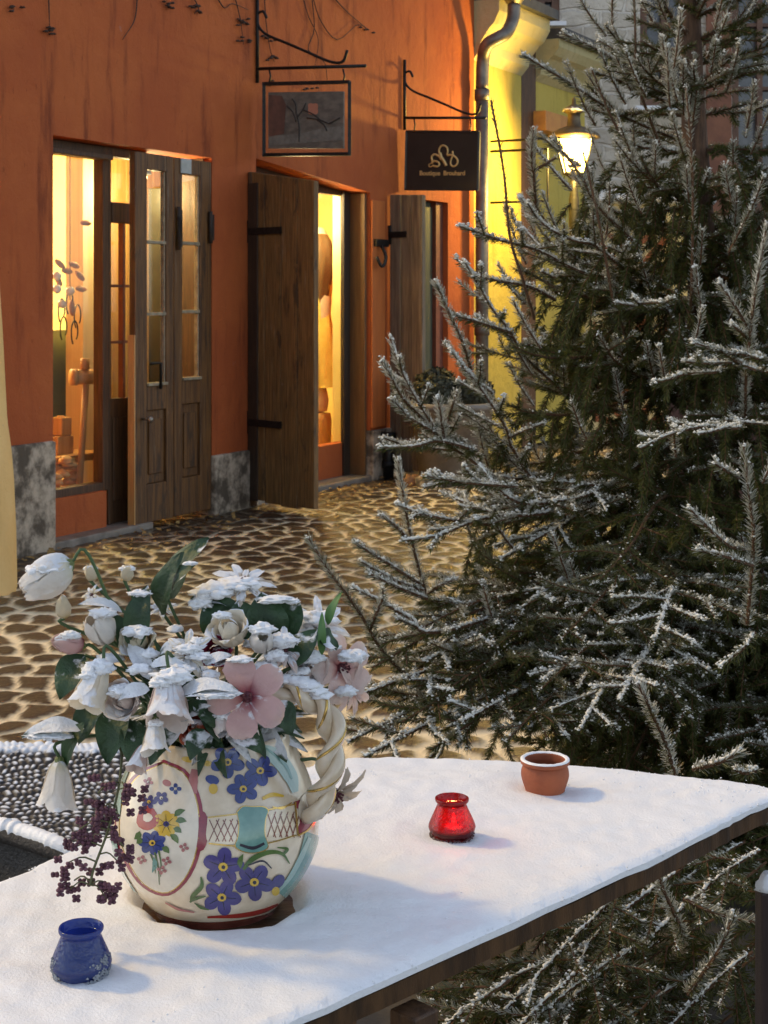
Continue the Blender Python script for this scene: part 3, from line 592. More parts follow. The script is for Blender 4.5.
# ================================================================ STREET LANTERN
LY = 15.0; lc = P(574, 185, LY)
def lz(py): return CZ+(HY-py)/F*LY
lan = thing('street_lantern', (lc.x, lc.y, lz(300)), 'lit four sided street lantern glowing yellow on a post in the lane', 'lantern')
b = MB(); b.lathe([(.05, 0), (.05, lz(200)), (.035, lz(190)), (.045, lz(182)), (.03, lz(180)), (.07, lz(176)), (.12, lz(174)), (.001, lz(173.5))], (lc.x, lc.y, 0), 14); b.build('post', IRON, lan)
g0, g1 = .12, .235
b = MB(); b.lathe([(g0-.006, lz(173)), (g1-.006, lz(140))], (lc.x, lc.y, 0), 4, sm=False, flat=True); b.build('glass', EM('lantern_glow', (1, .74, .28), 5), lan)
b = MB()
for i in range(4):
    q = math.pi/2*(i+.5); d = Vector((math.cos(q), math.sin(q), 0)); c = Vector((lc.x, lc.y, 0)); q2 = q+math.pi/2; d2 = Vector((math.cos(q2), math.sin(q2), 0))
    b.tube([c+d*g0+Vector((0, 0, lz(174))), c+d*g1+Vector((0, 0, lz(139)))], .011, 5)
    for g_, z_ in ((g0, lz(173.5)), (g1, lz(139.5))): b.tube([c+d*g_+Vector((0, 0, z_)), c+d2*g_+Vector((0, 0, z_))], .011, 5)
b.build('cage', IRON, lan)
b = MB(); b.lathe([(.20, lz(140)), (.26, lz(138)), (.24, lz(134)), (.15, lz(129)), (.07, lz(126)), (.06, lz(118)), (.062, lz(114)), (.10, lz(112)), (.085, lz(108)), (.02, lz(104)), (.018, lz(99)), (.001, lz(97))], (lc.x, lc.y, 0), 20); b.build('cap', M('lantern_metal', (.2, .15, .08), (.1, .07, .04), .5, metal=.5), lan)
b = MB(); b.blob((lc.x, lc.y, lz(111)), .1, .1, .05, rough=.3); b.blob((lc.x, lc.y, lz(134.5)), .18, .18, .035, rough=.3); b.build('snow_cap', SNOW, lan)
l = bpy.data.lights.new('lantern_light', 'POINT'); l.energy = 150; l.color = (1, .67, .15); l.shadow_soft_size = .1
o = bpy.data.objects.new('lantern_light', l); COL.objects.link(o); o.location = (0, 0, 0); o.parent = lan; o.location = Vector((lc.x, lc.y-.33, lz(158)))-lan.location

# ================================================================ GARDEN WALL with striped gate, stone house behind
gw = thing('garden_wall', (4.5, 17.6, 0), 'pale yellow garden wall under a snowy coping behind the spruce', 'wall')
gx0, gx1, gz = 2.1, P(700, 0, 17.5).x, CZ+(HY-201)/F*17.5
ga, gb = P(592, 0, 17.5).x, P(672, 0, 17.5).x
b = MB(); b.box(((gx0+ga)/2, 17.7, gz/2), ga-gx0, .4, gz); b.box(((gb+gx1)/2, 17.7, gz/2), gx1-gb, .4, gz); gh = CZ+(HY-222)/F*17.5; b.box(((ga+gb)/2, 17.7, (gz+gh)/2), gb-ga, .4, gz-gh); b.build('wall', plaster('cream_plaster', (.6, .5, .26), (.66, .56, .3), (.48, .4, .2)), gw)
b = MB(); 
for i in range(30): x = gx0+(gx1-gx0)*i/29; b.blob((x, 17.68, gz), .2, .28, .15, rough=.3, sub=6)
b.build('snow_cap', SNOW, gw)
gt = thing('striped_gate', ((ga+gb)/2, 17.66, 0), 'cream wooden gate with diagonal red brown stripes in the garden wall', 'gate')
b = MB(); b.box(((ga+gb)/2, 17.66, gh/2), gb-ga-.02, .08, gh-.02); wv = gb-ga
for i in range(-6, 14):
    z = i*.34
    for sgn in (-1, 1):
        xa = (ga+gb)/2+sgn*.02; xb = (ga+gb)/2+sgn*(wv/2-.03); q = [(xa, z), (xb, z+wv/2), (xb, z+wv/2+.13), (xa, z+.13)]
        q = [(x_, min(max(z_, .02), gh-.03)) for x_, z_ in q]
        if q[2][1]-q[0][1] > .05 and q[0][1] < gh-.1: b.add([(x_, 17.615, z_) for x_, z_ in q], [(0, 1, 2, 3) if sgn > 0 else (3, 2, 1, 0)], 1)
b.build('gate_panel', [M('cream_gate_paint', (.62, .52, .3), (.5, .42, .24), .7), M('red_brown_stripe', (.3, .1, .04), (.22, .07, .03), .7)], gt)

def masonry():
    m, nt, b, N, L = nodes('limestone_rubble')
    tc = N('ShaderNodeTexCoord'); mp = N('ShaderNodeMapping'); mp.inputs['Rotation'].default_value = (R(90), 0, 0); L(tc.outputs['Object'], mp.inputs[0])
    br = N('ShaderNodeTexBrick'); br.inputs['Scale'].default_value = 1.0; br.inputs['Brick Width'].default_value = .62; br.inputs['Row Height'].default_value = .24; br.inputs['Mortar Size'].default_value = .03
    br.inputs['Mortar Smooth'].default_value = .6; br.offset_frequency = 2
    nz = N('ShaderNodeTexNoise'); nz.inputs['Scale'].default_value = 2.2; L(mp.outputs[0], nz.inputs['Vector'])
    v = N('ShaderNodeVectorMath'); v.operation = 'MULTIPLY_ADD'; L(nz.outputs['Color'], v.inputs[0]); v.inputs[1].default_value = (.3, .22, .2); L(mp.outputs[0], v.inputs[2]); L(v.outputs[0], br.inputs['Vector'])
    br.inputs['Color1'].default_value = (.70, .63, .52, 1); br.inputs['Color2'].default_value = (.44, .39, .31, 1); br.inputs['Mortar'].default_value = (.74, .68, .58, 1)
    c = mix(nt, maprange(nt, noise_n(nt, 1.5, 5), .4, .65), br.outputs['Color'], (.5, .44, .36)); L(c, b.inputs['Base Color']); b.inputs['Roughness'].default_value = .9
    bump(nt, b, math_n(nt, 'ADD', math_n(nt, 'MULTIPLY', br.outputs['Fac'], -.6), noise_n(nt, 9, 5)), .8, .06); return m
sh = thing('stone_house', (7, 22, 0), 'tall grey limestone house with brown framed windows at the end of the lane', 'house')
SY = 22.
def sx(px): return (px-CX)/F*SY
def sz(py): return CZ+(HY-py)/F*SY
wins = [(525, 560, -70, 22), (640, 690, -60, 106), (732, 790, -40, 215)]
b = MB(); xs_ = sorted([1.0, 14.0]+[sx(q) for w_ in wins for q in w_[:2]])
for a, c_ in zip(xs_[:-1], xs_[1:]):
    wn = [w_ for w_ in wins if abs(sx(w_[0])-a) < 1e-6]
    if wn:
        lo, hi = sz(wn[0][3]), sz(wn[0][2]); b.box(((a+c_)/2, SY+.3, lo/2), c_-a, .6, lo); b.box(((a+c_)/2, SY+.3, (hi+11)/2), c_-a, .6, 11-hi)
    else: b.box(((a+c_)/2, SY+.3, 5.5), c_-a, .6, 11)
b.build('wall', masonry(), sh)
BRN = M('brown_window_frame', (.17, .085, .05), (.1, .05, .03), .6, 6)
for x0, x1, y0, y1 in wins:
    a, c_, lo, hi = sx(x0), sx(x1), sz(y1), sz(y0); b = MB(); t_ = .11
    for q in ((a, a+t_, lo, hi), (c_-t_, c_, lo, hi), (a+t_, c_-t_, lo, lo+t_), (a+t_, c_-t_, hi-t_, hi), ((a+c_)/2-.04, (a+c_)/2+.04, lo+t_, hi-t_)):
        b.box(((q[0]+q[1])/2, SY+.12, (q[2]+q[3])/2), q[1]-q[0], .1, q[3]-q[2])
    for k_ in (1, 2, 3): b.box(((a+c_)/2, SY+.12, lo+(hi-lo)*k_/4), c_-a-2*t_, .05, .05)
    fr = b.build('window', BRN, sh)
    b = MB(); b.box(((a+c_)/2, SY+.2, (lo+hi)/2), c_-a-.05, .02, hi-lo-.05); b.build('pane', M('dull_grey_glass', (.12, .125, .14), (.08, .08, .09), .15), fr)
    b = MB(); b.box(((a+c_)/2, SY-.03, lo-.04), c_-a+.15, .22, .06); b.build('sill', SNOW, fr)
    for s_ in ((a-.2,) if x0 > 700 else ()):
        b = MB(); b.box((s_, SY-.05, (lo+hi)/2), .36, .06, hi-lo); b.build('shutter', M('rust_shutter', (.25, .1, .05), (.17, .065, .035), .65, 4), sh, .01)
b = MB(); b.box((7.5, 24, 11.2), 14, 5, .4); b.build('roof', SNOW, sh)

# planter with clipped shrub, loose stones
pc = P(452, 440, 12.6); 
b = MB(); zt = CZ+(HY-402)/F*12.6
b.lathe([(.001, 0), (.26, 0), (.34, zt-.05), (.37, zt-.05), (.37, zt), (.33, zt), (.31, zt-.08), (.001, zt-.08)], (pc.x, pc.y, 0), 28)
tag(b.build('planter', M('grey_stone_planter', (.30, .26, .22), (.2, .17, .14), .8, 8, bmp=.3)), 'round grey stone planter beside the third doorway of the red house', 'planter')
def shrub(c, r, label):
    t = thing('clipped_shrub', c, label, 'shrub', 'clipped shrubs in the planter'); V = []; c = Vector(c)
    for i in range(2600):
        d = Vector(rng.normal(size=3)).normalized(); p_ = c+Vector((0, 0, r*.75))+d*r*(1-.25*abs(rng.normal()))*(1+.12*noise.noise(d*4)); a = Vector(rng.normal(size=3)).normalized()*.03; e = a.cross(d).normalized()*.014
        V += [p_-a, p_-e, p_+a, p_+e]
    np_mesh('foliage', [tuple(v) for v in V], np.arange(len(V)).reshape(-1, 4), [M('dark_box_leaf', (.06, .06, .03), (.03, .03, .018), .7)], parent=t)
    b = MB(); b.tube([c-Vector((0, 0, .06)), c+Vector((0, 0, r*.8))], .025); b.build('stem', WOOD_DARK, t)
shrub((pc.x-.13, pc.y, zt-.07), .2, 'rounder dark clipped shrub at the left in the grey planter'); shrub((pc.x+.19, pc.y+.05, zt-.07), .16, 'smaller dark clipped shrub at the right in the grey planter')
for px, py, r, lab, m_ in ((411, 480, .09, 'small orange brown stone lying near the planter', M('orange_stone', (.35, .16, .06), (.2, .09, .04))), (428, 481, .11, 'small grey stone lying near the planter', STONE)):
    b = MB(); c = onz(px, py+6, 0); b.blob(c, r, r*.8, r, rough=.4, flat=.2); tag(b.build('loose_stone', m_), lab, 'stone', 'loose stones by the planter')

# dark board fence behind the spruce on the right
b = MB()
for i in range(16): x = 1.25+i*.145; b.box((x, 6.4, .74+.03*random.random()), .138, .03, 1.55)
b.box((2.4, 6.44, 1.2), 2.4, .04, .09); b.box((2.4, 6.44, .4), 2.4, .04, .09)
tag(b.build('board_fence', M('dark_red_brown_boards', (.09, .035, .022), (.05, .02, .014), .75, 4, (9, 9, .6), .3), None, .004), 'dark reddish brown board fence behind the right side of the spruce', 'fence')

# ================================================================ SPRUCE
class Spruce:
    def __init__(s): s.nV = []; s.nS = []; s.nR = []; s.sV = []; s.sQ = []; s.so = 0; s.wV = []; s.wF = []; s.wo = 0
    def stem(s, P_, r0, r1, n=5):
        k = len(P_); T = np.gradient(P_, axis=0); T /= np.linalg.norm(T, axis=1)[:, None]+1e-9
        ref = np.array([.3, .2, 1.]) if abs(T[0][2]) < .8 else np.array([1., .1, 0]); e1 = np.cross(T, ref); e1 /= np.linalg.norm(e1, axis=1)[:, None]+1e-9; e2 = np.cross(T, e1)
        q = np.arange(n)*2*np.pi/n; rr = np.linspace(r0, r1, k)[:, None, None]
        V = P_[:, None, :]+rr*(np.cos(q)[None, :, None]*e1[:, None, :]+np.sin(q)[None, :, None]*e2[:, None, :])
        i = np.arange(k*n).reshape(k, n); Q = np.stack([i[:-1], np.roll(i[:-1], -1, 1), np.roll(i[1:], -1, 1), i[1:]], -1).reshape(-1, 4)
        s.sV.append(V.reshape(-1, 3)); s.sQ.append(Q+s.so); s.so += k*n
    def shoot(s, pts, r0=.003, r1=.0018, dens=1300, nl=.016, snow=1., w=.0021, lumps=True, tipcap=True, start=0.):
        P_ = np.asarray(pts, float); seg = np.linalg.norm(np.diff(P_, axis=0), axis=1); cum = np.r_[0, np.cumsum(seg)]; Lt = cum[-1]
        if Lt < .01: return
        s.stem(P_, r0, r1)
        N = int(Lt*dens*(1-start)); t = rng.uniform(start*Lt, Lt, N); p = np.stack([np.interp(t, cum, P_[:, i]) for i in range(3)], -1)
        Tn = np.gradient(P_, axis=0); Tn /= np.linalg.norm(Tn, axis=1)[:, None]+1e-9; T = np.stack([np.interp(t, cum, Tn[:, i]) for i in range(3)], -1); T /= np.linalg.norm(T, axis=1)[:, None]+1e-9
        rv = rng.normal(size=(N, 3)); Rr = rv-T*(rv*T).sum(1)[:, None]; Rr /= np.linalg.norm(Rr, axis=1)[:, None]+1e-9
        al = rng.uniform(.6, 1.1, N)*(1-.45*(t/Lt)**6); d = T*np.cos(al)[:, None]+Rr*np.sin(al)[:, None]
        ln = nl*rng.uniform(.75, 1.2, N); a = p+Rr*r1; e = a+d*ln[:, None]; e[:, 2] -= .0
        sd = np.cross(d, rng.normal(size=(N, 3))); sd /= np.linalg.norm(sd, axis=1)[:, None]+1e-9; ww = w/2
        s.nV.append(np.stack([a-sd*ww, a+sd*ww, e+sd*ww*.5, e-sd*ww*.5], 1).reshape(-1, 3))
        hf = min(1., max(0., (snow-.12)/.45))*rng.uniform(.6, 1.1); sn = np.clip((d[:, 2]*1.3+.25+rng.normal(0, .25, N))*1.6, 0, 1)*hf*.85*(rng.uniform(0, 1, N) < .9)
        s.nS.append(np.stack([sn*.6, sn*.6, sn, sn], 1).ravel()); s.nR.append(np.repeat(rng.uniform(0, 1, N), 4))
        if lumps and snow > .15:
            horiz = 1-min(1, abs(P_[-1][2]-P_[0][2])/Lt)**2*.75
            if snow > .72: s.ridge(P_, cum, Lt, start, snow, horiz)
            n = int(Lt*(300 if snow > .5 else 110)*snow*horiz)+1; t = rng.uniform(start*Lt, Lt, n); p = np.stack([np.interp(t, cum, P_[:, i]) for i in range(3)], -1)
            p += rng.normal(0, .0030, (n, 3)); p[:, 2] += .0045+rng.uniform(0, .005, n); rad = (.0012+.0044*rng.uniform(0, 1, n)**1.8)*(.7+.35*snow)
            s.lump(p, rad)
        if tipcap and snow > .3:
            n = 7; p = P_[-1]+rng.normal(0, .0035, (n, 3)); s.lump(p+np.array([0, 0, .004]), rng.uniform(.003, .006, n)*snow)
    def ridge(s, P_, cum, Lt, start, snow, horiz):
        n = max(4, int(Lt*(1-start)/.0042)); t = np.linspace(start*Lt, Lt, n); p = np.stack([np.interp(t, cum, P_[:, i]) for i in range(3)], -1)
        T = np.gradient(p, axis=0); T /= np.linalg.norm(T, axis=1)[:, None]+1e-9; up = np.array([0, 0, 1.])-T*T[:, 2:3]; ul = np.linalg.norm(up, axis=1)[:, None]+1e-6; up /= ul; S = np.cross(T, up)
        r = (.0012+.0044*rng.beta(1.5, 2.2, n))*(.55+.45*snow)*(.45+.55*horiz); r *= np.where(rng.uniform(0, 1, n) < .16, .3, 1); r[0] *= .3
        c = p+up*(.0035+.35*r)[:, None]+rng.normal(0, .0007, (n, 3)); q = np.arange(6)*np.pi/3
        V = c[:, None]+r[:, None, None]*(np.cos(q)[None, :, None]*S[:, None]*1.15+np.sin(q)[None, :, None]*up[:, None]*.9)
        i = np.arange(n*6).reshape(n, 6); a, b_, c_, d_ = i[:-1], np.roll(i[:-1], -1, 1), np.roll(i[1:], -1, 1), i[1:]
        s.wV.append(V.reshape(-1, 3)); s.wF.append(np.concatenate([np.stack([a, b_, c_], -1).reshape(-1, 3), np.stack([a, c_, d_], -1).reshape(-1, 3)])+s.wo); s.wo += n*6
    def lump(s, p, r):
        n = len(p); o = np.array([[1, 0, 0], [0, 1, 0], [-1, 0, 0], [0, -1, 0], [0, 0, .8], [0, 0, -.5]], float)
        o = o[None]*r[:, None, None]*rng.uniform(.65, 1.35, (n, 6, 1)); ang = rng.uniform(0, 6.28, n); c, q = np.cos(ang), np.sin(ang)
        x = o[..., 0]*c[:, None]-o[..., 1]*q[:, None]; y = o[..., 0]*q[:, None]+o[..., 1]*c[:, None]; o = np.stack([x, y, o[..., 2]], -1)
        s.wV.append((p[:, None]+o).reshape(-1, 3)); f = np.array([[0, 1, 4], [1, 2, 4], [2, 3, 4], [3, 0, 4], [1, 0, 5], [2, 1, 5], [3, 2, 5], [0, 3, 5]])
        s.wF.append((f[None]+(s.wo+6*np.arange(n))[:, None, None]).reshape(-1, 3)); s.wo += 6*n
    def curve(s, p, d, L, up=0., n=9, wig=.04):   # a bending twig from p along d
        P_ = [np.array(p, float)]; d = np.array(d, float); d /= np.linalg.norm(d)
        for i in range(n-1):
            d = d+np.array([0, 0, up/n])+rng.normal(0, wig, 3)*.6; d /= np.linalg.norm(d); P_.append(P_[-1]+d*L/(n-1))
        return np.array(P_)
    def spray(s, ax, r0, snow, twig=.5, gap=.045, droop=-.3, bare=.12, sub=True, dens=1150, maxtw=.34, snowf=None):
        ax = np.asarray(ax, float); seg = np.linalg.norm(np.diff(ax, axis=0), axis=1); cum = np.r_[0, np.cumsum(seg)]; L = cum[-1]
        s.shoot(ax, r0, .002, dens=dens*.8, snow=snow, start=bare*.7)
        t = L*bare+rng.uniform(0, gap); sgn = 1
        while t < L*.96:
            p = np.array([np.interp(t, cum, ax[:, i]) for i in range(3)]); j = min(np.searchsorted(cum, t), len(ax)-1); T = ax[j]-ax[max(j-1, 0)]; T /= np.linalg.norm(T)+1e-9
            S = np.cross(T, [0, 0, 1.]); S /= np.linalg.norm(S)+1e-9; U = np.cross(S, T)
            rem = (L-t); l = min(maxtw, .06+rem*twig)*rng.uniform(.65, 1.15)
            an = R(rng.uniform(42, 62)); d = T*math.cos(an)+S*sgn*math.sin(an)+U*rng.normal(.05, .22)
            out = t/L; dr = droop*(1-out)*rng.uniform(.3, 1.6)+rng.normal(.15, .2)*out
            sn = snow*(.25+.75*out)*rng.uniform(.6, 1.2)
            c = s.curve(p, d, l, dr, 8); s.shoot(c, .0025, .0016, dens=dens, snow=min(1, sn))
            if sub and l > .17:
                for k in range(int(l/.065)):
                    q = c[min(7, 2+int(k*6/(l/.065)))]; T2 = c[4]-c[3]; T2 /= np.linalg.norm(T2); S2 = np.cross(T2, U); sg = (1 if k % 2 else -1)
                    d2 = T2*.7+S2*sg*.7+np.array([0, 0, rng.normal(0, .15)]); c2 = s.curve(q, d2, l*rng.uniform(.25, .5), dr*.6, 5); s.shoot(c2, .002, .0014, dens=dens, snow=min(1, sn*.9))
            t += gap*rng.uniform(.6, 1.25); sgn = -sgn
sp = Spruce()
TB, TT = np.array([.93, 4.32, 0.]), np.array([.80, 4.14, 3.35])
def tr(z): return TB+(TT-TB)*z/3.35
def Rad(z): return float(np.interp(z, [0, .3, .8, 1.2, 1.5, 1.9, 2.3, 2.8, 3.3], [.80, .88, .92, .80, .62, .36, .27, .2, .06]))
z = .10; az0 = 0.
while z < 3.2:
    nb = 9 if z < 1.75 else 6
    for k in range(nb):
        az = az0+2*math.pi*k/nb+rng.normal(0, .25); Lb = Rad(z)*rng.uniform(.6, 1.1)
        dirv = np.array([math.cos(az), math.sin(az), 0.]); back = dirv[1] > .45
        if back and z < 2.2: Lb *= .75
        if dirv[1] < -.2 and dirv[0] < .2 and z > .5: Lb *= .9
        el = np.interp(z, [0, .8, 1.25, 2, 3.2], [-.4, -.3, .02, .3, .8])+rng.normal(0, .16); el2 = rng.uniform(.2, .75)
        ax = [tr(z+rng.normal(0, .03))]; nst = 12
        for q in range(nst):
            e_ = el-(.22*math.sin(q/nst*3.1))+el2*max(0, (q/nst-.5))*1.5; ax.append(ax[-1]+(dirv*math.cos(e_)+np.array([0, 0, math.sin(e_)])+rng.normal(0, .05, 3))*Lb/nst)
        low = np.interp(z, [.3, .9, 1.6], [.55, .75, 1.1])*rng.choice([.3, .3, 1., 1.2])
        sp.spray(np.array(ax), .009 if Lb > .4 else .006, .85*low*rng.uniform(.6, 1.15), twig=.55, droop=-1.3 if z < 1.2 else (-.7 if z < 1.9 else -.2), gap=.056 if not back else .08, dens=1450 if not back else 900, sub=not back, bare=.1, maxtw=.32)
    az0 += .55; z += rng.uniform(.085, .125)
# upright young shoots standing on the branches, and the green curtains hanging between the whorls
for i in range(170):
    z = rng.uniform(.7, 2.3); az = rng.uniform(math.pi*.8, math.pi*2.15); rr = Rad(z)*rng.uniform(.35, .95); p = tr(z)+np.array([math.cos(az), math.sin(az), 0])*rr
    c = sp.curve(p, [math.cos(az)*.7+rng.normal(0, .3), math.sin(az)*.7, rng.uniform(.5, 1.2)], rng.uniform(.08, .2), .5, 7); sp.shoot(c, .003, .002, dens=1300, snow=rng.uniform(.5, 1))
for i in range(620):
    z = rng.uniform(.35, 1.9); az = rng.uniform(math.pi*.8, math.pi*2.15); rr = Rad(z)*rng.uniform(.12, .78); p = tr(z)+np.array([math.cos(az), math.sin(az), 0])*rr
    c = sp.curve(p, [math.cos(az)*.5+rng.normal(0, .2), math.sin(az)*.5, -.5], rng.uniform(.12, .30), -1.3, 7); sp.shoot(c, .002, .0015, dens=1700, nl=.016, snow=.1 if rng.random() < .8 else .5, lumps=False)
# individual shoots that make the outline (tip first, pixel positions turned into points at their own distance)
hero = [
 (3.95, [(436, 283), (450, 315), (462, 340), (471, 366), (478, 392)], 1, .0, 0), (3.95, [(452, 352), (474, 380), (492, 405), (509, 433), (518, 456), (560, 500)], 1, .5, 1),
 (3.9, [(390, 338), (399, 366), (415, 398), (434, 428), (447, 446), (469, 462), (520, 490)], 1, .3, 1), (3.88, [(382, 361), (394, 383), (405, 402), (430, 428)], 1, 0, 0),
 (3.86, [(392, 400), (410, 418), (438, 436), (455, 452)], 1, 0, 0), (3.84, [(438, 398), (442, 424), (446, 446)], 1, 0, 0), (3.92, [(457, 392), (452, 408), (449, 422)], .7, 0, 0),
 (3.82, [(380, 448), (415, 447), (440, 443), (480, 455)], 1, 0, 0), (4.0, [(465, 263), (478, 284), (492, 308), (511, 331), (524, 352), (546, 374), (600, 410)], 1, .35, 1),
 (4.0, [(474, 276), (500, 281), (532, 287), (560, 300)], 1, 0, 0), (3.98, [(450, 314), (480, 323), (512, 333)], 1, 0, 0),
 (4.15, [(523, 55), (564, 79), (598, 99), (630, 114), (690, 135)], 1, 0, 0), (4.2, [(564, 34), (602, 51), (634, 68), (700, 95)], 1, 0, 0), (4.2, [(592, 72), (614, 78), (640, 86), (700, 110)], 1, 0, 0),
 (4.0, [(592, 70), (611, 115), (629, 143), (646, 168), (668, 190)], .35, 0, 0), (3.9, [(491, 100), (504, 171), (511, 235), (526, 280), (540, 320)], .3, 0, 0),
 (3.95, [(534, 130), (532, 152), (536, 182), (540, 210)], .5, 0, 0), (3.95, [(556, 158), (545, 164), (534, 170)], .4, 0, 0),
 (3.9, [(553, 139), (581, 175), (600, 205), (640, 240)], .7, 0, 0), (3.85, [(583, 152), (596, 205), (607, 256), (616, 296), (628, 322), (640, 350)], .3, 0, 0),
 (3.8, [(686, 88), (692, 150), (696, 214), (698, 290), (700, 330)], .45, 0, 0), (4.0, [(634, -10), (636, 43), (638, 75), (654, 112), (670, 140)], .35, 0, 0),
 (3.95, [(459, 226), (504, 241), (540, 250), (600, 275)], 1, .35, 1), (3.9, [(520, 198), (545, 225), (575, 240), (600, 245), (640, 270)], 1, .3, 1),
 (3.75, [(398, 461), (402, 488), (407, 518), (414, 552), (423, 588), (432, 612), (440, 625), (480, 670)], .8, 0, 0), (3.74, [(397, 505), (420, 514), (450, 522), (468, 527), (520, 530)], 1, .3, 0), (3.72, [(403, 541), (437, 537), (466, 527), (498, 521), (560, 520)], 1, .4, 1),
 (3.74, [(380, 515), (398, 529), (408, 545)], .9, 0, 0), (3.7, [(355, 543), (390, 566), (423, 590)], 1, 0, 0), (3.7, [(361, 562), (392, 580), (425, 596)], 1, 0, 0), (3.69, [(368, 573), (397, 588), (428, 604)], 1, 0, 0),
 (3.76, [(455, 579), (440, 587), (428, 598)], .9, 0, 0), (3.76, [(471, 605), (450, 604), (432, 606)], .9, 0, 0), (3.72, [(425, 476), (470, 484), (520, 490)], 1, 0, 0), (3.74, [(433, 473), (455, 480), (490, 486), (540, 510)], 1, .3, 0),
 (3.5, [(308, 538), (330, 573), (347, 597), (364, 625), (378, 654), (394, 678), (410, 697), (450, 730)], .6, 0, 0), (3.5, [(383, 599), (376, 616), (370, 634)], .8, 0, 0), (3.52, [(352, 588), (380, 602), (410, 622), (450, 640)], 1, .2, 0),
 (3.1, [(744, 447), (750, 493), (758, 537), (761, 584), (764, 640)], .6, 0, 0), (3.1, [(715, 463), (728, 472), (745, 482)], 1, 0, 0), (3.08, [(689, 509), (718, 537), (735, 550), (756, 558)], .9, 0, 0), (3.08, [(698, 550), (730, 559), (760, 571)], .9, 0, 0),
 (2.9, [(720, 668), (745, 650), (762, 640)], .9, 0, 0), (2.9, [(638, 684), (647, 701), (655, 718), (672, 752), (690, 800)], .9, 0, 0), (2.75, [(740, 752), (722, 765), (700, 780)], 1, 0, 0), (2.8, [(736, 770), (748, 776), (765, 780)], 1, 0, 0),
 (2.75, [(655, 868), (668, 900), (684, 935), (695, 965)], .5, 0, 0), (2.7, [(733, 916), (722, 950), (708, 985), (700, 1020)], .9, 0, 0), (2.8, [(770, 925), (720, 918), (690, 912)], .5, 0, 0),
 (3.6, [(719, 283), (736, 306), (752, 329), (765, 350)], .8, 0, 0), (3.6, [(767, 224), (757, 289), (754, 333), (754, 385), (760, 420)], .8, 0, 0), (3.5, [(692, 343), (725, 352), (750, 356), (770, 360)], 1, 0, 0), (3.5, [(685, 362), (712, 364), (740, 364), (765, 372)], 1, .2, 0),
 (3.5, [(654, 384), (672, 379), (690, 375), (730, 372)], 1, 0, 0), (3.5, [(640, 449), (675, 434), (712, 428), (750, 430)], 1, .2, 0), (3.6, [(731, 325), (742, 332), (754, 340)], 1, 0, 0)]
for Y, px, sn, tw, sub in hero:
    pts = [P(x, y, Y) for x, y in px]; n = len(pts); base = pts[-1]
    if (tw or px[0] in ((654, 384), (692, 343), (523, 55), (564, 34))) and 0 < base.z < 3: pts.append(base*.35+Vector(tr(base.z+.04))*.65)
    pts = [p_+Vector((0, .045*i*i/n, 0)) for i, p_ in enumerate(pts)]
    ax = np.array([tuple(v) for v in reversed(spline(pts, 22))])
    leader = sn < .5
    if tw: sp.spray(ax, .005, sn, twig=tw, gap=.06, droop=-.1, maxtw=.2, sub=bool(sub), dens=1300, bare=.25)
    else: sp.shoot(ax, .0045 if leader else .0045, .003, dens=620 if leader else 1900, nl=.012 if leader else .0175, snow=sn)
# snow-loaded low sprays seen under the table edge
for px, py, Y, L_, az in ((560, 985, 2.95, .3, 2.7), (600, 960, 3.0, .32, 2.9), (520, 1000, 2.9, .3, 2.4), (640, 1000, 3.0, .3, 2.9), (600, 1020, 2.9, .3, 2.2), (450, 1010, 2.9, .25, 2.6), (700, 880, 3.1, .3, 3.2), (620, 900, 3.1, .3, 2.6))+tuple((rng.uniform(430, 800), rng.uniform(850, 1120), rng.uniform(2.95, 3.6), rng.uniform(.22, .42), rng.uniform(2.0, 4.2)) for _ in range(70)):
    p_ = P(px+60, py-30, Y); sp.spray(sp.curve(p_, [math.cos(az), -.4, -.35], L_, -.3, 10), .003, rng.choice([.2, .35, .95]), twig=.5, gap=.045, droop=-.2, bare=.05)
for tx, ty, Y in ((348, 742, 3.5), (346, 700, 3.5), (372, 668, 3.55), (398, 640, 3.6), (425, 662, 3.6), (440, 695, 3.5), (402, 722, 3.45), (462, 722, 3.4), (505, 742, 3.35), (365, 757, 3.4), (520, 610, 3.7), (478, 640, 3.7), (455, 610, 3.8), (540, 690, 3.4), (560, 640, 3.4), (430, 750, 3.4), (580, 730, 3.3), (500, 560, 3.8), (620, 700, 3.3), (655, 640, 3.3), (600, 580, 3.4)):
    tip = P(tx, ty, Y); bs = Vector(tr(max(.25, tip.z+.12+rng.normal(0, .05)))); md = tip*.45+bs*.55+Vector((0, 0, -.03+rng.normal(0, .03))); tip2 = tip
    sp.spray(np.array([tuple(v) for v in spline([bs, md+Vector((0, 0, .07)), tip*.75+bs*.25+Vector((0, 0, .03)), tip2], 18)]), .007, rng.choice([.25, .5, .9, 1.]), twig=.5, gap=.06, droop=-.9, maxtw=.26, dens=1450, bare=.2)
tree = thing('spruce_tree', tuple(TB), 'snow dusted dark green spruce tree standing behind the table', 'tree')
def needle_mat():
    m, nt, b, N, L = nodes('spruce_needles')
    c = mix(nt, attr(nt, 'rnd'), (.032, .043, .009), (.105, .105, .022)); c = mix(nt, attr(nt, 'sn'), c, (.72, .69, .59))
    L(c, b.inputs['Base Color']); b.inputs['Roughness'].default_value = .55; b.inputs['Specular IOR Level'].default_value = .35
    t = N('ShaderNodeBsdfTranslucent'); L(c, t.inputs[0]); ms = N('ShaderNodeMixShader'); ms.inputs[0].default_value = .33; L(b.outputs[0], ms.inputs[1]); L(t.outputs[0], ms.inputs[2]); L(ms.outputs[0], nt.nodes['Material Output'].inputs[0]); return m
nV = np.concatenate(sp.nV); NB = len(nV); nQ = np.arange(NB).reshape(-1, 4)
sV = np.concatenate(sp.sV); sQ = np.concatenate(sp.sQ)
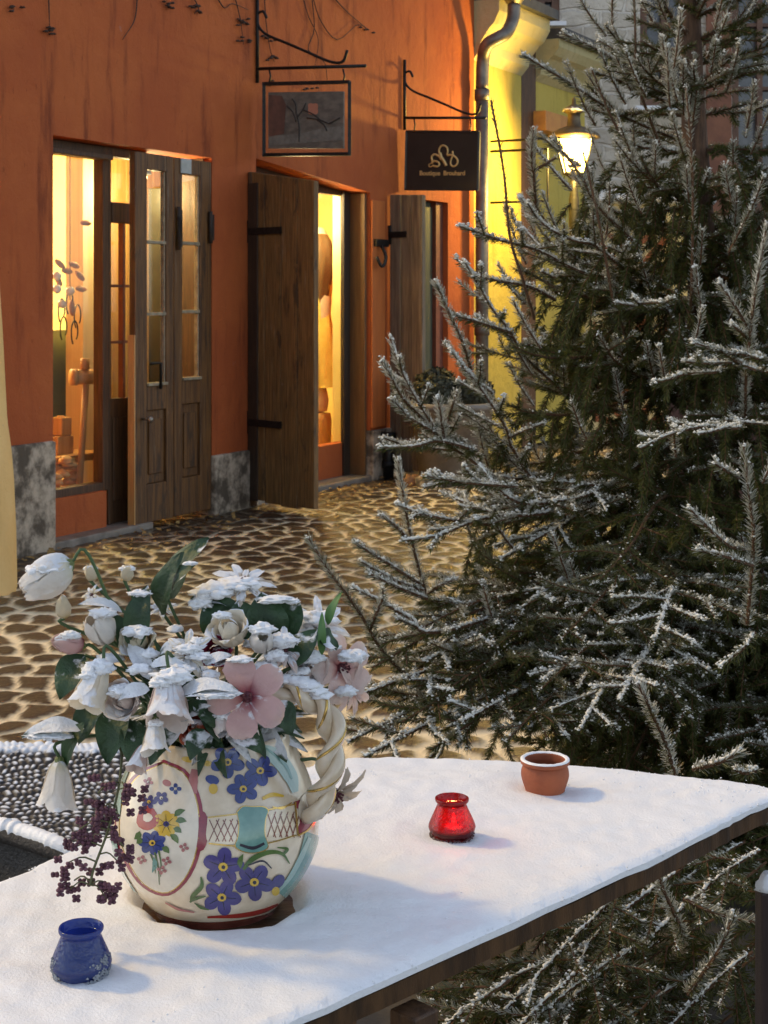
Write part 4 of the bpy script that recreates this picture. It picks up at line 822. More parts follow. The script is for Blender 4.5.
print('NEEDLES', NB//4, 'lumps', sp.wo//6)
BARK = M('spruce_bark', (.16, .085, .045), (.07, .036, .022), .85, 14, (8, 8, 1.2), .7, 12)
np_mesh('crown', np.concatenate([nV, sV]), np.concatenate([nQ, sQ+NB]), [needle_mat(), M('twig_bark', (.13, .06, .024), (.08, .036, .016), .85, 40)], np.r_[np.zeros(len(nQ)), np.ones(len(sQ))], tree,
        sn=np.r_[np.concatenate(sp.nS), np.zeros(len(sV))], rnd=np.r_[np.concatenate(sp.nR), np.zeros(len(sV))])
np_mesh('frost_snow', np.concatenate(sp.wV), np.concatenate(sp.wF), [FROST], None, tree, True)
b = MB(); kz = [i/24*3.3 for i in range(25)]; b.tube([Vector(tr(q))+Vector((.008*math.sin(q*5), .006*math.cos(q*7), 0)) for q in kz], [.062*(1-q/3.6)+.006 for q in kz], 12); b.build('trunk', BARK, tree)
# ================================================================ TABLE
ZT, ZS = .736, .750
outl_px = [(378, 978.5), (653, 855), (740, 811), (772, 797)]
corner = [onz(783, 793, ZS), onz(772, 787, ZS), onz(745, 782, ZS)]
back = [onz(x, y, ZS) for x, y in ((700, 777), (650, 771), (600, 766), (520, 760), (450, 757), (380, 756), (345, 757.5), (318, 762), (296, 770))]
left = [onz(x, y, ZS) for x, y in ((230, 791), (160, 815), (95, 838), (40, 862), (0, 879))]
dirn = (onz(653, 855, ZS)-onz(378, 978.5, ZS)).normalized()
nearend = onz(378, 978.5, ZS)-dirn*.95; farend = left[-1]-dirn*.62
out = spline([nearend, nearend+dirn*.3, nearend+dirn*.6]+[onz(x, y, ZS) for x, y in outl_px]+corner+back+left+[farend+dirn*.3, farend], 240)
out = out+[farend*(1-t)+nearend*t for t in np.linspace(.04, .96, 20)]
O2 = np.array([(p_.x, p_.y) for p_ in out])
# ragged snow lip
for i in range(len(O2)): O2[i] += .0030*np.array([noise.noise((i*.9, 0, 0)), noise.noise((0, i*.9, 3))])
def pip(x, y, poly):
    c = np.zeros(x.shape, bool); j = len(poly)-1
    for i in range(len(poly)):
        xi, yi = poly[i]; xj, yj = poly[j]
        k = ((yi > y) != (yj > y)) & (x < (xj-xi)*(y-yi)/(yj-yi+1e-12)+xi); c ^= k; j = i
    return c
def pdist(x, y, poly):
    d = np.full(x.shape, 9.); q = np.roll(poly, -1, 0)
    for a, e in zip(poly, q):
        ab = e-a; t = np.clip(((x-a[0])*ab[0]+(y-a[1])*ab[1])/(ab@ab+1e-12), 0, 1); d = np.minimum(d, np.hypot(x-a[0]-t*ab[0], y-a[1]-t*ab[1]))
    return d
table = thing('garden_table', (0.05, 1.8, 0), 'long dark wooden table covered in a smooth layer of snow', 'table')
PC = Vector(((216-CX)/F*1.952, 1.952, ZT))      # pot centre on the table top
stp = .0065
gx_, gy_ = np.meshgrid(np.arange(O2[:, 0].min(), O2[:, 0].max(), stp), np.arange(O2[:, 1].min(), O2[:, 1].max(), stp))
gx_ = gx_+np.where(np.arange(gx_.shape[0]) % 2, stp/2, 0)[:, None]
ins = pip(gx_, gy_, O2); xs2, ys2 = gx_[ins], gy_[ins]; dd2 = pdist(xs2, ys2, O2); kp = dd2 > .0125; xs2, ys2, dd2 = xs2[kp], ys2[kp], dd2[kp]
pts2 = [Vector(p_) for p_ in O2]+[Vector((a, c_)) for a, c_ in zip(xs2, ys2)]
nO = len(O2)
tg = np.roll(O2, -1, 0)-np.roll(O2, 1, 0); tg /= np.linalg.norm(tg, axis=1)[:, None]+1e-9; nr2 = np.stack([-tg[:, 1], tg[:, 0]], 1); nr2 *= np.sign(((O2.mean(0)-O2)*nr2).sum(1)).mean()
pts2 += [Vector(p_) for p_ in O2+nr2*.004]+[Vector(p_) for p_ in O2+nr2*.009]
res = geometry.delaunay_2d_cdt(pts2, [(i, (i+1) % nO) for i in range(nO)], [], 1, 1e-6)
vv = np.array([(p_.x, p_.y) for p_ in res[0]]); dv = pdist(vv[:, 0], vv[:, 1], O2)
def snow_z(x, y, d):
    n1 = noise.noise((x*9, y*9, 1.)); n2 = noise.noise((x*34, y*34, 5.)); n3 = noise.noise((x*110, y*110, 8.))
    e = min(1, d/.009); h = (ZS-.7445)*(1-(1-e)**2)
    zz_ = .7445+h+.0052*n1*min(1, d/.05)+.0024*n2*min(1, d/.01)+.0006*n3
    r = math.hypot(x-PC.x, (y-PC.y)*.95); ang = math.atan2(y-PC.y, x-PC.x)
    k = .081+.020*max(0, math.cos(ang+.55))**3+.012*noise.noise((math.cos(ang)*2.3, math.sin(ang)*2.3, 4.))
    t = min(1, max(0, (r-k)/.028)); t = t*t*(3-2*t)
    return (ZT-.006)*(1-t)+zz_*t
Z3 = [snow_z(float(a[0]), float(a[1]), float(d)) for a, d in zip(vv, dv)]
b = MB(); b.add([(a[0], a[1], z_) for a, z_ in zip(vv, Z3)], [tuple(f) for f in res[2]], 0, True)
ob_ids = [i for i in range(nO)]
b.add([(p_[0], p_[1], .7447) for p_ in O2]+[(p_[0], p_[1], .7368+.0028*noise.noise((i*.35, 2, 0))) for i, p_ in enumerate(O2)], [(i, (i+1) % nO, nO+(i+1) % nO, nO+i) for i in range(nO)], 0, True)
b.build('snow_cover', SNOW, table); b = MB()
for i in range(1500):      # crumbs along the broken edge and on the surface
    j = random.randrange(nO); k_ = random.random(); e0, e1 = O2[j], O2[(j+1) % nO]; ins_ = nr2[j]*(random.uniform(-.0012, .006) if i < 1250 else random.uniform(.01, .12)); p_ = Vector((*(e0*(1-k_)+e1*k_+ins_), 0)); q_ = random.uniform(.0007, .0021)
    if i < 1250: p_.z = random.uniform(.738, .7475)
    else: p_.z = snow_z(p_.x, p_.y, .05)+q_*.2
    b.add([p_+Vector(v)*q_*random.uniform(.7, 1.3) for v in ((1, 0, 0), (0, 1, 0), (-1, 0, 0), (0, -1, 0), (0, 0, .9), (0, 0, -.6))], [(0, 1, 4), (1, 2, 4), (2, 3, 4), (3, 0, 4), (1, 0, 5), (2, 1, 5), (3, 2, 5), (0, 3, 5)], 0, True)
b.build('snow_crumbs', SNOW, table)['kind'] = 'stuff'
cen = O2.mean(0); tg = np.roll(O2, -1, 0)-np.roll(O2, 1, 0); tg /= np.linalg.norm(tg, axis=1)[:, None]+1e-9; nr2 = np.stack([-tg[:, 1], tg[:, 0]], 1); nr2 *= np.sign(((cen-O2)*nr2).sum(1)).mean(); I2 = O2+nr2*.003
b = MB(); n_ = nO
b.add([(p_[0], p_[1], ZT-.002) for p_ in I2]+[(p_[0], p_[1], ZT-.024) for p_ in I2], [tuple(range(n_)), tuple(range(2*n_-1, n_-1, -1))]+[(i, n_+i, n_+(i+1) % n_, (i+1) % n_) for i in range(n_)], 0, False)
b.build('tabletop', M('wet_table_wood', (.10, .05, .02), (.03, .016, .008), .35, 7, (1, 5, 1), .3, 14, rot=.8), table)
nrm = Vector((dirn.y, -dirn.x, 0))
for q in (onz(414, 1005, .70), onz(-40, 960, .70), onz(340, 790, .70)):
    b = MB(); b.box((q.x, q.y, (ZT-.04)/2), .04, .04, ZT-.04, 0, (dirn, nrm, Vector((0, 0, 1)))); b.build('leg', WOOD_DARK, table, .003)

# ================================================================ PAINTED POT
PROF = [(0, 0), (.080, 0), (.087, .006), (.108, .032), (.125, .060), (.1325, .086), (.1315, .112), (.124, .145), (.111, .175), (.099, .197), (.093, .210), (.093, .218)]
PR = np.array(PROF)
sm_z = np.linspace(0, .218, 60); sm_r = np.interp(sm_z, PR[1:, 1], PR[1:, 0])
for _ in range(40): sm_r[1:-1] = (sm_r[:-2]+2*sm_r[1:-1]+sm_r[2:])/4
def prad(z): return float(np.interp(z-ZT, sm_z, sm_r))
def potpt(px, py, off=0.):
    dx, dz_ = (px-CX)/F, -(py-HY)/F; lo, hi = 1.74, None; y = 1.74
    f = lambda y: math.hypot(dx*y-PC.x, y-PC.y)-prad(CZ+dz_*y)-off
    prev = y
    while y < 2.02:
        if f(y) < 0: hi = y; break
        prev = y; y += .004
    if hi is None:      # past the silhouette: nearest point
        ys_ = np.linspace(1.8, 2.02, 60); y = min(ys_, key=f); q = Vector((dx*y, y, CZ+dz_*y)); d_ = Vector((q.x-PC.x, q.y-PC.y)).normalized()*(prad(q.z)+off); return Vector((PC.x+d_.x, PC.y+d_.y, q.z))
    lo = prev
    for _ in range(18):
        m_ = (lo+hi)/2
        if f(m_) < 0: hi = m_
        else: lo = m_
    return Vector((dx*hi, hi, CZ+dz_*hi))
pot = thing('flower_pot', tuple(PC), 'round cream ceramic pot painted with blue flowers, with a braided handle, on the snowy table', 'flower pot')
CER = lambda n, c, c2=None, met=0.: M(n, c, c2 or tuple(q*.82 for q in c), .22, 26, lo=.35, hi=.7, coat=.6, metal=met, bmp=.05, bscale=40)
pm = [CER('cream_glaze', (.76, .65, .49), (.62, .50, .35)), CER('wine_glaze', (.30, .035, .06), (.2, .02, .04)), CER('ivory_glaze', (.80, .71, .57)), CER('blue_glaze', (.035, .06, .27), (.02, .035, .16)),
      CER('violet_glaze', (.075, .06, .22), (.045, .035, .14)), CER('teal_glaze', (.16, .32, .27), (.09, .22, .19)), CER('green_glaze', (.10, .17, .045), (.05, .1, .025)), CER('yellow_glaze', (.70, .45, .05)),
      CER('gold_lustre', (.62, .40, .10), None, .8), CER('red_glaze', (.40, .04, .03)), CER('dark_glaze', (.02, .02, .035)), CER('base_glaze', (.26, .075, .05), (.12, .03, .02)), CER('rose_glaze', (.45, .17, .16)), CER('pale_teal_glaze', (.36, .48, .42), (.26, .38, .33))]
b = MB()
b.lathe([(.001, ZT)]+[(r, ZT+z) for r, z in zip(sm_r, sm_z)]+[(.090, ZT+.221), (.086, ZT+.218), (.092, ZT+.19), (.11, ZT+.14), (.001, ZT+.13)], (PC.x, PC.y, 0), 72)
c6 = lambda x, y: (100+x/3.072, 740+y/3.072)
LAYER = [0]
def off(layer): LAYER[0] += 1; return .0002+.00025*layer+.000004*LAYER[0]
def patch(pts, layer, mi, cen=None, rings=4, crop=True, sub=1):
    q = [c6(*p_) if crop else p_ for p_ in pts]; cx0, cy0 = c6(*cen) if cen else (sum(p_[0] for p_ in q)/len(q), sum(p_[1] for p_ in q)/len(q)); n = len(q); o_ = off(layer); vs = [potpt(cx0, cy0, o_)]; fs = []
    for r_ in range(1, rings+1):
        for p_ in q: vs.append(potpt(cx0+(p_[0]-cx0)*r_/rings, cy0+(p_[1]-cy0)*r_/rings, o_))
    for j in range(n): fs.append((0, 1+(j+1) % n, 1+j))
    for r_ in range(rings-1):
        for j in range(n): fs.append((1+r_*n+j, 1+r_*n+(j+1) % n, 1+(r_+1)*n+(j+1) % n, 1+(r_+1)*n+j))
    b.add(vs, fs, mi, True)
def ell(x, y, rx, ry, rot=0., n=16, wob=.0): return [(x+rx*(1+wob*math.sin(3*a+x))*math.cos(a)*math.cos(rot)-ry*math.sin(a)*math.sin(rot), y+rx*math.cos(a)*math.sin(rot)+ry*math.sin(a)*math.cos(rot)) for a in np.linspace(0, 2*math.pi, n, endpoint=False)]
def sm2(pts, n): return [(v.x, v.y) for v in spline([(x, y, 0) for x, y in pts], n)]
def stroke(pts, wd_, layer, mi, n=20):
    q = sm2(pts, n); o_ = off(layer); rows = []
    for i, (x, y) in enumerate(q):
        a, e = q[max(0, i-1)], q[min(len(q)-1, i+1)]; tx, ty = e[0]-a[0], e[1]-a[1]; l_ = math.hypot(tx, ty)+1e-9
        w_ = (np.interp(i/n*(len(wd_)-1), range(len(wd_)), wd_) if hasattr(wd_, '__len__') else wd_)/2
        rows.append([potpt(*c6(x-ty/l_*w_*s_, y+tx/l_*w_*s_), o_) for s_ in (-1, -.33, .33, 1)])
    b.grid(rows, mi)
def pflower(x, y, r, mi, rot=0., squash=.9, k=5, cm=7, layer=3):
    for i in range(k):
        a = rot+2*math.pi*i/k; patch(ell(x+.62*r*math.cos(a), y+.62*r*squash*math.sin(a), .42*r, .40*r*squash, a, 14, .06), layer, mi, rings=2)
        stroke([(x+.25*r*math.cos(a), y+.25*r*math.sin(a)*squash), (x+.75*r*math.cos(a), y+.75*r*math.sin(a)*squash)], (.05*r, .015*r), layer+1, 10, 4)
    patch(ell(x, y, .24*r, .22*r, 0, 10), layer+2, cm, rings=2); patch(ell(x+1, y+1, .1*r, .1*r, 0, 8), layer+3, 10, rings=1)
def pleaf(p0, p1, w_, mi, layer=3): stroke([p0, ((p0[0]+p1[0])/2+(p1[1]-p0[1])*.12, (p0[1]+p1[1])/2-(p1[0]-p0[0])*.12), p1], (1, w_, w_*.8, 1), layer, mi, 10)
# base bands
stroke([(150, 530), (220, 565), (320, 578), (420, 572), (500, 555), (560, 528)], (20, 34, 36, 36, 34, 20), 1, 11, 30)
stroke([(150, 545), (230, 582), (330, 594), (430, 588), (520, 568), (575, 536)], 10, 2, 8, 30)
stroke([(330, 545), (430, 540), (500, 526), (548, 505)], (6, 14, 14, 6), 2, 9, 20)
# medallion
med = sm2([(195, 72), (262, 110), (300, 210), (296, 330), (262, 420), (205, 468), (140, 445), (92, 380), (62, 290), (72, 190), (115, 115), (195, 72)], 40)[:-1]
mo = [(185+(x-185)*1.13, 275+(y-275)*1.06) for x, y in med]
patch(mo, 1, 1, (185, 275), 6); patch([(185+(x-185)*1.03, 275+(y-275)*1.015) for x, y in med], 2, 8, (185, 275), 6); patch(med, 3, 2, (185, 275), 6)
patch(ell(312, 280, 22, 62, .05), 2, 1, rings=3); stroke([(292, 90), (286, 130), (292, 165)], (22, 30, 14), 2, 12)
# bouquet in the medallion
pflower(203, 258, 40, 7, .2, 1., 7, 4, 4); patch(ell(145, 240, 34, 38, 0, 16, .1), 4, 9, rings=3); patch(ell(146, 238, 15, 14, 0, 10, .1), 5, 2, rings=2)
pflower(160, 316, 42, 3, .5, .8, 7, 7, 4); pflower(150, 190, 24, 4, 0, .8, 5, 7, 4); pflower(232, 150, 18, 3, 0, .9, 4, 2, 4); pflower(188, 178, 22, 4, .4, .9, 5, 2, 4); patch(ell(205, 132, 14, 10, .4), 4, 12, rings=2)
for p0, p1 in (((228, 235), (262, 215)), ((232, 250), (266, 250)), ((225, 272), (250, 285)), ((215, 290), (240, 318)), ((122, 280), (105, 305)), ((190, 330), (212, 348)), ((125, 300), (112, 318))): pleaf(p0, p1, 20, 6, 4)
for p0, p1 in (((168, 345), (182, 445)), ((155, 350), (170, 410)), ((180, 340), (186, 420))): stroke([p0, ((p0[0]+p1[0])/2+4, (p0[1]+p1[1])/2), p1], (6, 4, 2), 4, 6, 8)
pleaf((165, 360), (160, 408), 16, 5, 4)
for x, y in ((205, 372), (128, 368), (190, 400), (148, 128), (258, 330)): pflower(x, y, 15, 12, .3, .9, 4, 2, 4)
# blue flower groups
pflower(392, 68, 52, 3, .3); pflower(492, 94, 50, 3, .1); pflower(440, 150, 48, 3, .6); patch(ell(345, 122, 22, 14, .3), 3, 3, rings=2); patch(ell(348, 150, 14, 16, 0), 3, 7, rings=2)
pflower(378, 390, 62, 4, -.2); pflower(474, 437, 60, 4, .25); pflower(374, 484, 58, 4, .1); patch(ell(548, 435, 24, 17, -.9), 3, 4, rings=2); patch(ell(540, 465, 12, 14, .3), 3, 7, rings=2)
stroke([(440, 398), (470, 365), (520, 345), (560, 350), (583, 380)], (10, 16, 14, 10, 3), 3, 6); stroke([(455, 385), (500, 372), (528, 395)], (4, 6, 3), 4, 10); stroke([(565, 350), (575, 335), (545, 330)], (8, 10, 3), 3, 6)
pleaf((432, 395), (440, 350), 18, 6); stroke([(310, 420), (312, 450), (285, 480), (278, 500)], (4, 14, 14, 4), 3, 6); stroke([(275, 498), (295, 488), (325, 480)], (4, 10, 4), 3, 6); stroke([(290, 500), (310, 515), (335, 522)], (3, 9, 3), 3, 6)
# teal cartouche and lattice band
band = [(330, 240), (430, 228), (520, 218), (600, 200), (606, 290), (520, 310), (430, 318), (334, 315)]
patch(sm2(band+[band[0]], 40)[:-1], 1, 0, rings=4)
for i in range(5):
    x = 336+i*21
    stroke([(x, 245), (x+30, 312)], 3, 2, 11, 6); stroke([(x+30, 242), (x-2, 312)], 3, 2, 11, 6)
for i in range(5):
    x = 516+i*19
    stroke([(x, 228), (x+24, 300)], 3, 2, 11, 6); stroke([(x+24, 220), (x-2, 298)], 3, 2, 11, 6)
stroke([(332, 238), (430, 226), (518, 214), (604, 196)], 4, 3, 8); stroke([(334, 318), (430, 326), (520, 316), (604, 292)], 4, 3, 8)
cart = sm2([(422, 222), (440, 205), (470, 206), (500, 206), (516, 218), (508, 245), (506, 290), (516, 325), (500, 340), (468, 346), (436, 340), (416, 325), (424, 300), (428, 260), (422, 222)], 44)[:-1]
patch([(467+(x-467)*1.05, 276+(y-276)*1.04) for x, y in cart], 4, 8, (467, 276)); patch(cart, 5, 5, (467, 276)); stroke([(430, 322), (470, 332), (505, 318)], (8, 10, 8), 6, 10)
# right side: wine shield, teal sweeps
patch([(596, 190), (640, 175), (664, 178), (668, 245), (640, 280), (606, 292)], 2, 1, rings=3); stroke([(600, 190), (604, 240), (608, 290)], 5, 3, 8); stroke([(608, 294), (640, 276), (668, 240)], 5, 3, 8)
patch(ell(636, 205, 26, 46, .2), 3, 2, rings=3)
stroke([(660, 290), (640, 350), (610, 410), (560, 478)], (60, 52, 40, 26), 1, 5, 24); stroke([(645, 300), (618, 360), (585, 420), (545, 470)], (10, 16, 14, 6), 2, 13, 24)
stroke([(480, 18), (540, 50), (585, 110), (600, 160)], (18, 50, 44, 20), 1, 13, 24); stroke([(510, 25), (565, 70), (590, 120)], (6, 12, 6), 2, 5, 20)
stroke([(500, 180), (530, 168), (565, 172)], (10, 14, 6), 2, 7); stroke([(530, 205), (560, 210), (590, 192)], (3, 6, 3), 3, 8)
patch(ell(330, 72, 12, 9), 2, 8); patch(ell(270, 60, 20, 9, .2), 2, 7)
stroke([(85, 90), (60, 150), (48, 240)], (10, 20, 24), 1, 13); stroke([(40, 300), (60, 400), (110, 480)], (16, 20, 12), 1, 13); stroke([(55, 470), (95, 500), (150, 530)], (4, 10, 6), 2, 8); stroke([(200, 500), (240, 520), (290, 530)], (4, 8, 4), 2, 12)
b.build('body', pm, pot)
# braided handle
hp = spline([P(262, 716, 1.90), P(266, 702, 1.89), P(284, 690, 1.875), P(304, 694, 1.865), P(322, 708, 1.862), P(333, 733, 1.866), P(330, 765, 1.868), P(322, 792, 1.878), P(311, 815, 1.898)], 70)
b = MB(); tw_n = 4.2
for s_ in range(2):
    pts = []
    for i, p_ in enumerate(hp):
        t_ = (hp[min(i+1, 70)]-hp[max(0, i-1)]).normalized(); a_ = t_.cross(Vector((0, 1, 0))).normalized(); e_ = t_.cross(a_); q = 2*math.pi*tw_n*i/70*.8+s_*math.pi
        pts.append(p_+(a_*math.cos(q)+e_*math.sin(q))*.0085)
    b.tube(pts, [.0092+.0009*math.sin(i*.5) for i in range(71)], 12, 0)
    b.tube([p_+(p_-h_)*.98 for p_, h_ in zip(pts, hp)][8:66], .0019, 6, 1)
b.build('handle', [CER('handle_glaze', (.68, .58, .44), (.58, .46, .32)), pm[8]], pot)
b = MB()
for i in range(6, 36, 2): b.blob(hp[i]+Vector((0, 0, .012)), .014, .016, .007, rough=.5, sub=7)
b.build('snow_cap', SNOW, pot)
b = MB(); b.lathe([(.001, ZT+.185), (.095, ZT+.186)], (PC.x, PC.y, 0), 30); b.build('potting_fill', M('dark_moss', (.03, .028, .018), rough=.95), pot)

# ================================================================ FLOWERS
def petal_mat(name, c, tipc=None, basec=None, trans=.25):
    m, nt, b_, N, L = nodes(name); t = attr(nt, 't'); k = mix(nt, maprange(nt, t, .5, 1.), c, tipc or c); k = mix(nt, maprange(nt, t, .05, .4), basec or c, k)
    k = mix(nt, math_n(nt, 'MULTIPLY', maprange(nt, noise_n(nt, 55, 4), .45, .75), .35), k, tuple(q*.8 for q in c)); k = mix(nt, upsnow(nt, .5, .74, 75, .45), k, (.82, .84, .88))
    L(k, b_.inputs['Base Color']); b_.inputs['Roughness'].default_value = .8; b_.inputs['Specular IOR Level'].default_value = .2; bump(nt, b_, noise_n(nt, 70, 5), .6, .006)
    tr_ = N('ShaderNodeBsdfTranslucent'); L(k, tr_.inputs[0]); ms = N('ShaderNodeMixShader'); ms.inputs[0].default_value = trans; L(b_.outputs[0], ms.inputs[1]); L(tr_.outputs[0], ms.inputs[2]); L(ms.outputs[0], nt.nodes['Material Output'].inputs[0]); return m
WHITE = petal_mat('white_petal', (.78, .73, .66), (.80, .76, .71), (.66, .62, .46)); BLUSH = petal_mat('blush_petal', (.66, .50, .45), (.72, .62, .56), (.4, .14, .15)); PINK = petal_mat('pink_petal', (.60, .38, .36), (.66, .50, .46), (.30, .06, .09)); IVORY = petal_mat('ivory_petal', (.76, .68, .54), (.78, .72, .6), (.6, .52, .34)); BLUSHW = petal_mat('blush_white_petal', (.74, .63, .58), (.78, .70, .65), (.55, .36, .34)); CREAM = petal_mat('cream_petal', (.68, .6, .44), None, (.5, .42, .2)); WINE = petal_mat('wine_petal', (.22, .02, .05), (.28, .03, .07)); RUST = petal_mat('rust_petal', (.42, .08, .05), (.45, .13, .06)); BEIGE = petal_mat('dry_beige_petal', (.5, .42, .33), (.55, .48, .4), (.3, .22, .14))
LEAF = M('dark_leaf', (.035, .080, .028), (.016, .042, .015), .42, 24, trans=.12, snow=(.7, .92, 60, .5), bmp=.5, bscale=60); LEAFS = M('snowy_leaf', (.06, .10, .05), (.03, .06, .03), .45, 30, trans=.1, snow=(.15, .5, 55, .6), bmp=.8, bscale=70); STEM = M('green_stem', (.06, .11, .035), (.035, .07, .025), .6); SAGE = M('sage_sepal', (.20, .23, .08), (.12, .15, .05), .6, trans=.1)
PF = {'tulip': [(.05, 0, .06), (.26, .12, .26), (.37, .35, .33), (.35, .6, .32), (.26, .85, .22), (.17, 1, .06)], 'bud': [(.05, 0, .06), (.24, .14, .26), (.33, .38, .32), (.28, .66, .28), (.15, .9, .16), (.05, 1, .03)],
      'bell': [(.05, 0, .06), (.17, .15, .17), (.25, .4, .25), (.32, .7, .31), (.43, .95, .22), (.48, 1.0, .08)], 'rose': [(.05, 0, .1), (.3, .1, .3), (.42, .3, .4), (.46, .52, .42), (.56, .66, .3), (.62, .62, .1)], 'open': [(.03, 0, .06), (.18, .06, .17), (.36, .12, .27), (.54, .15, .28), (.68, .12, .2), (.75, .05, .07)], 'star': [(.03, 0, .04), (.2, .1, .08), (.4, .16, .11), (.6, .14, .09), (.75, .06, .02)]}
def petals(b, c, A, size, prof, n, cup, mi=0, ph=0., k=1., jit=.05, only=None):
    A = A.normalized(); X = A.orthogonal().normalized(); Yv = A.cross(X); pr = np.array(PF[prof])*k*size; tt = np.linspace(0, 1, len(pr))
    for i in (only if only is not None else range(n)):
        f0 = ph+2*math.pi*i/n+random.gauss(0, .06); js = random.uniform(.92, 1.08); sd = random.random()*40; rows = []; at = []
        for t in np.linspace(0, 1, 13):
            r, h, w_ = (np.interp(t, tt, pr[:, j]) for j in range(3)); row = []
            for s_ in np.linspace(-1, 1, 9):
                lat = s_*w_*js*(1+.16*noise.noise((t*7+sd, s_*1.2, 7))*t); r2 = r-cup*s_*s_*w_*.55+jit*size*(noise.noise((t*2.5+sd, s_*1.6, sd))+.55*noise.noise((t*5+sd, s_*3.5, sd))); h2 = h*js+jit*size*1.2*noise.noise((s_*2+sd, t*2, 3))
                row.append(c+(X*math.cos(f0)+Yv*math.sin(f0))*r2+(Yv*math.cos(f0)-X*math.sin(f0))*lat+A*h2); at.append(t)
            rows.append(row)
        b.grid(rows, mi, True, t=at)
def leaf_geo(b, p0, p1, w_, mi=0, up=None, arch=.15, fold=.25):
    p0, p1 = Vector(p0), Vector(p1); T = p1-p0; Lg = T.length; T.normalize(); up = Vector(up or (0, -.5, .8)); S = T.cross(up).normalized(); U = S.cross(T); rows = []; sd = random.random()*30
    for t in np.linspace(0, 1, 11):
        hw = w_*.5*(math.sin(math.pi*min(1, t**.8))**.75)*(1-.15*t)+.0004; row = []
        for s_ in (-1, -.5, 0, .5, 1): row.append(p0+T*Lg*t+U*(arch*Lg*math.sin(math.pi*t)+abs(s_)*fold*hw+.16*w_*noise.noise((t*3, s_*1.5, sd)))+S*s_*hw)
        rows.append(row)
    b.grid(rows, mi)
def snowcap(t, c, rx, rz):
    b = MB(); b.blob(c, rx, rx*.75, rz*.72, rough=.5, fr=2.6, sub=16, flat=.8)
    for i in range(3):
        a = random.uniform(0, 6.28); q = random.uniform(.5, .95); b.blob(c+Vector((math.cos(a)*rx*q, math.sin(a)*rx*.7*q, -rz*.15)), rx*random.uniform(.15, .35), rx*.25, rz*random.uniform(.4, .7), rough=.3, fr=2.0, sub=7, flat=.8)
    for i in range(90):
        a = random.uniform(0, 6.28); q = random.uniform(.55, 1.12); r_ = rx*random.uniform(.03, .085); p_ = c+Vector((math.cos(a)*rx*q, math.sin(a)*rx*.75*q, rz*(.55*max(0, 1-q)-.15+random.uniform(-.15, .2))))
        b.add([p_+Vector(v)*r_*random.uniform(.7, 1.3) for v in ((1, 0, 0), (0, 1, 0), (-1, 0, 0), (0, -1, 0), (0, 0, .9), (0, 0, -.6))], [(0, 1, 4), (1, 2, 4), (2, 3, 4), (3, 0, 4), (1, 0, 5), (2, 1, 5), (3, 2, 5), (0, 3, 5)], 0, True)
    b.build('snow_cap', SNOW, t)['kind'] = 'stuff'
TOP = Vector((PC.x, PC.y, ZT+.20))
def flower(name, label, px, py, Y, size_px, ax, kind, mat, leaves=(), snow=(), stem=True, cat='flower', calyx=None, root=None, group='fabric flowers in the painted pot'):
    size = size_px/F*Y; c = P(px, py, Y); A = Vector(ax).normalized(); base = c-A*size*.5
    if kind in ('open', 'star'): base = c-A*size*.1
    rt = root or TOP+Vector((random.uniform(-.05, .05), random.uniform(-.05, .05), -.01))
    t = thing(name, tuple(rt), label, cat, group); b = MB()
    if kind in ('tulip', 'bud'): petals(b, base, A, size, kind, 3, .9, 0, 0, 1.); petals(b, base, A, size, kind, 3, .9, 0, 1.05, .9)
    elif kind == 'bell': petals(b, base, A, size, kind, 5, .8, 0, .3, 1., .025)
    elif kind == 'rose':
        petals(b, base, A, size, 'rose', 5, .7, 0, 0, .95, .04); petals(b, base, A, size, 'rose', 4, .8, 0, .6, .74, .04); petals(b, base+A*size*.08, A, size, 'tulip', 3, .9, 0, .2, .68); petals(b, base+A*size*.1, A, size, 'tulip', 3, .9, 0, 1.2, .52); petals(b, base+A*size*.1, A, size, 'bud', 3, .9, 0, .4, .56)
    elif kind == 'open': petals(b, base, A, size, 'open', 5, -.15, 0, .5, 1., .03)
    elif kind == 'star': petals(b, base, A, size, 'star', 7, -.2, 0, .2, 1., .03); petals(b, base+A*size*.06, A, size, 'star', 6, -.3, 0, .6, .7, .03)
    b.build('bloom', mat, t)
    if kind in ('open', 'star'):
        b = MB()
        for i in range(14): d = Vector((random.gauss(0, 1), random.gauss(0, 1), random.gauss(0, 1))).normalized(); b.tube([base+A*size*.04, base+A*size*.16+d*size*.09], size*.012, 4); b.blob(base+A*size*.17+d*size*.1, size*.025, size*.025, size*.025, rough=0, sub=4, flat=1)
        b.blob(base+A*size*.05, size*.1, size*.1, size*.1, rough=.2, sub=6, flat=1); b.build('flower_centre', M('dark_wine_centre', (.10, .02, .03), rough=.6), t)
    if calyx:
        b = MB(); petals(b, base-A*size*.06, A, size*calyx, 'bud', 4, .8, 0, .4, .8); b.build('calyx', SAGE, t)
    if stem:
        b = MB(); mid = base*.5+rt*.5+Vector((0, 0, .02)); b.tube(spline([base, base-A*size*.35, mid, rt], 14), .0022, 6); b.build('stem', STEM, t)
    for (x0, y0, Y0), (x1, y1, Y1), w_, m_ in leaves:
        b = MB(); leaf_geo(b, P(x0, y0, Y0), P(x1, y1, Y1), w_/F*Y0, 0); b.build('leaf', m_, t)
    if snow:
        for x, y, Ys, rx, rz in snow: snowcap(t, P(x, y+1.5, Ys), rx/F*Ys*.86, rz/F*Ys)
    return t
r_ = lambda x, y, Y: P(x, y, Y)
flower('tulip', 'large white snow laden tulip leaning far out to the left on a long stem', 46, 578, 1.86, 56, (-.75, -.35, -.42), 'tulip', WHITE, snow=((46, 568, 1.855, 21, 9), (36, 578, 1.85, 14, 8)), calyx=.5)
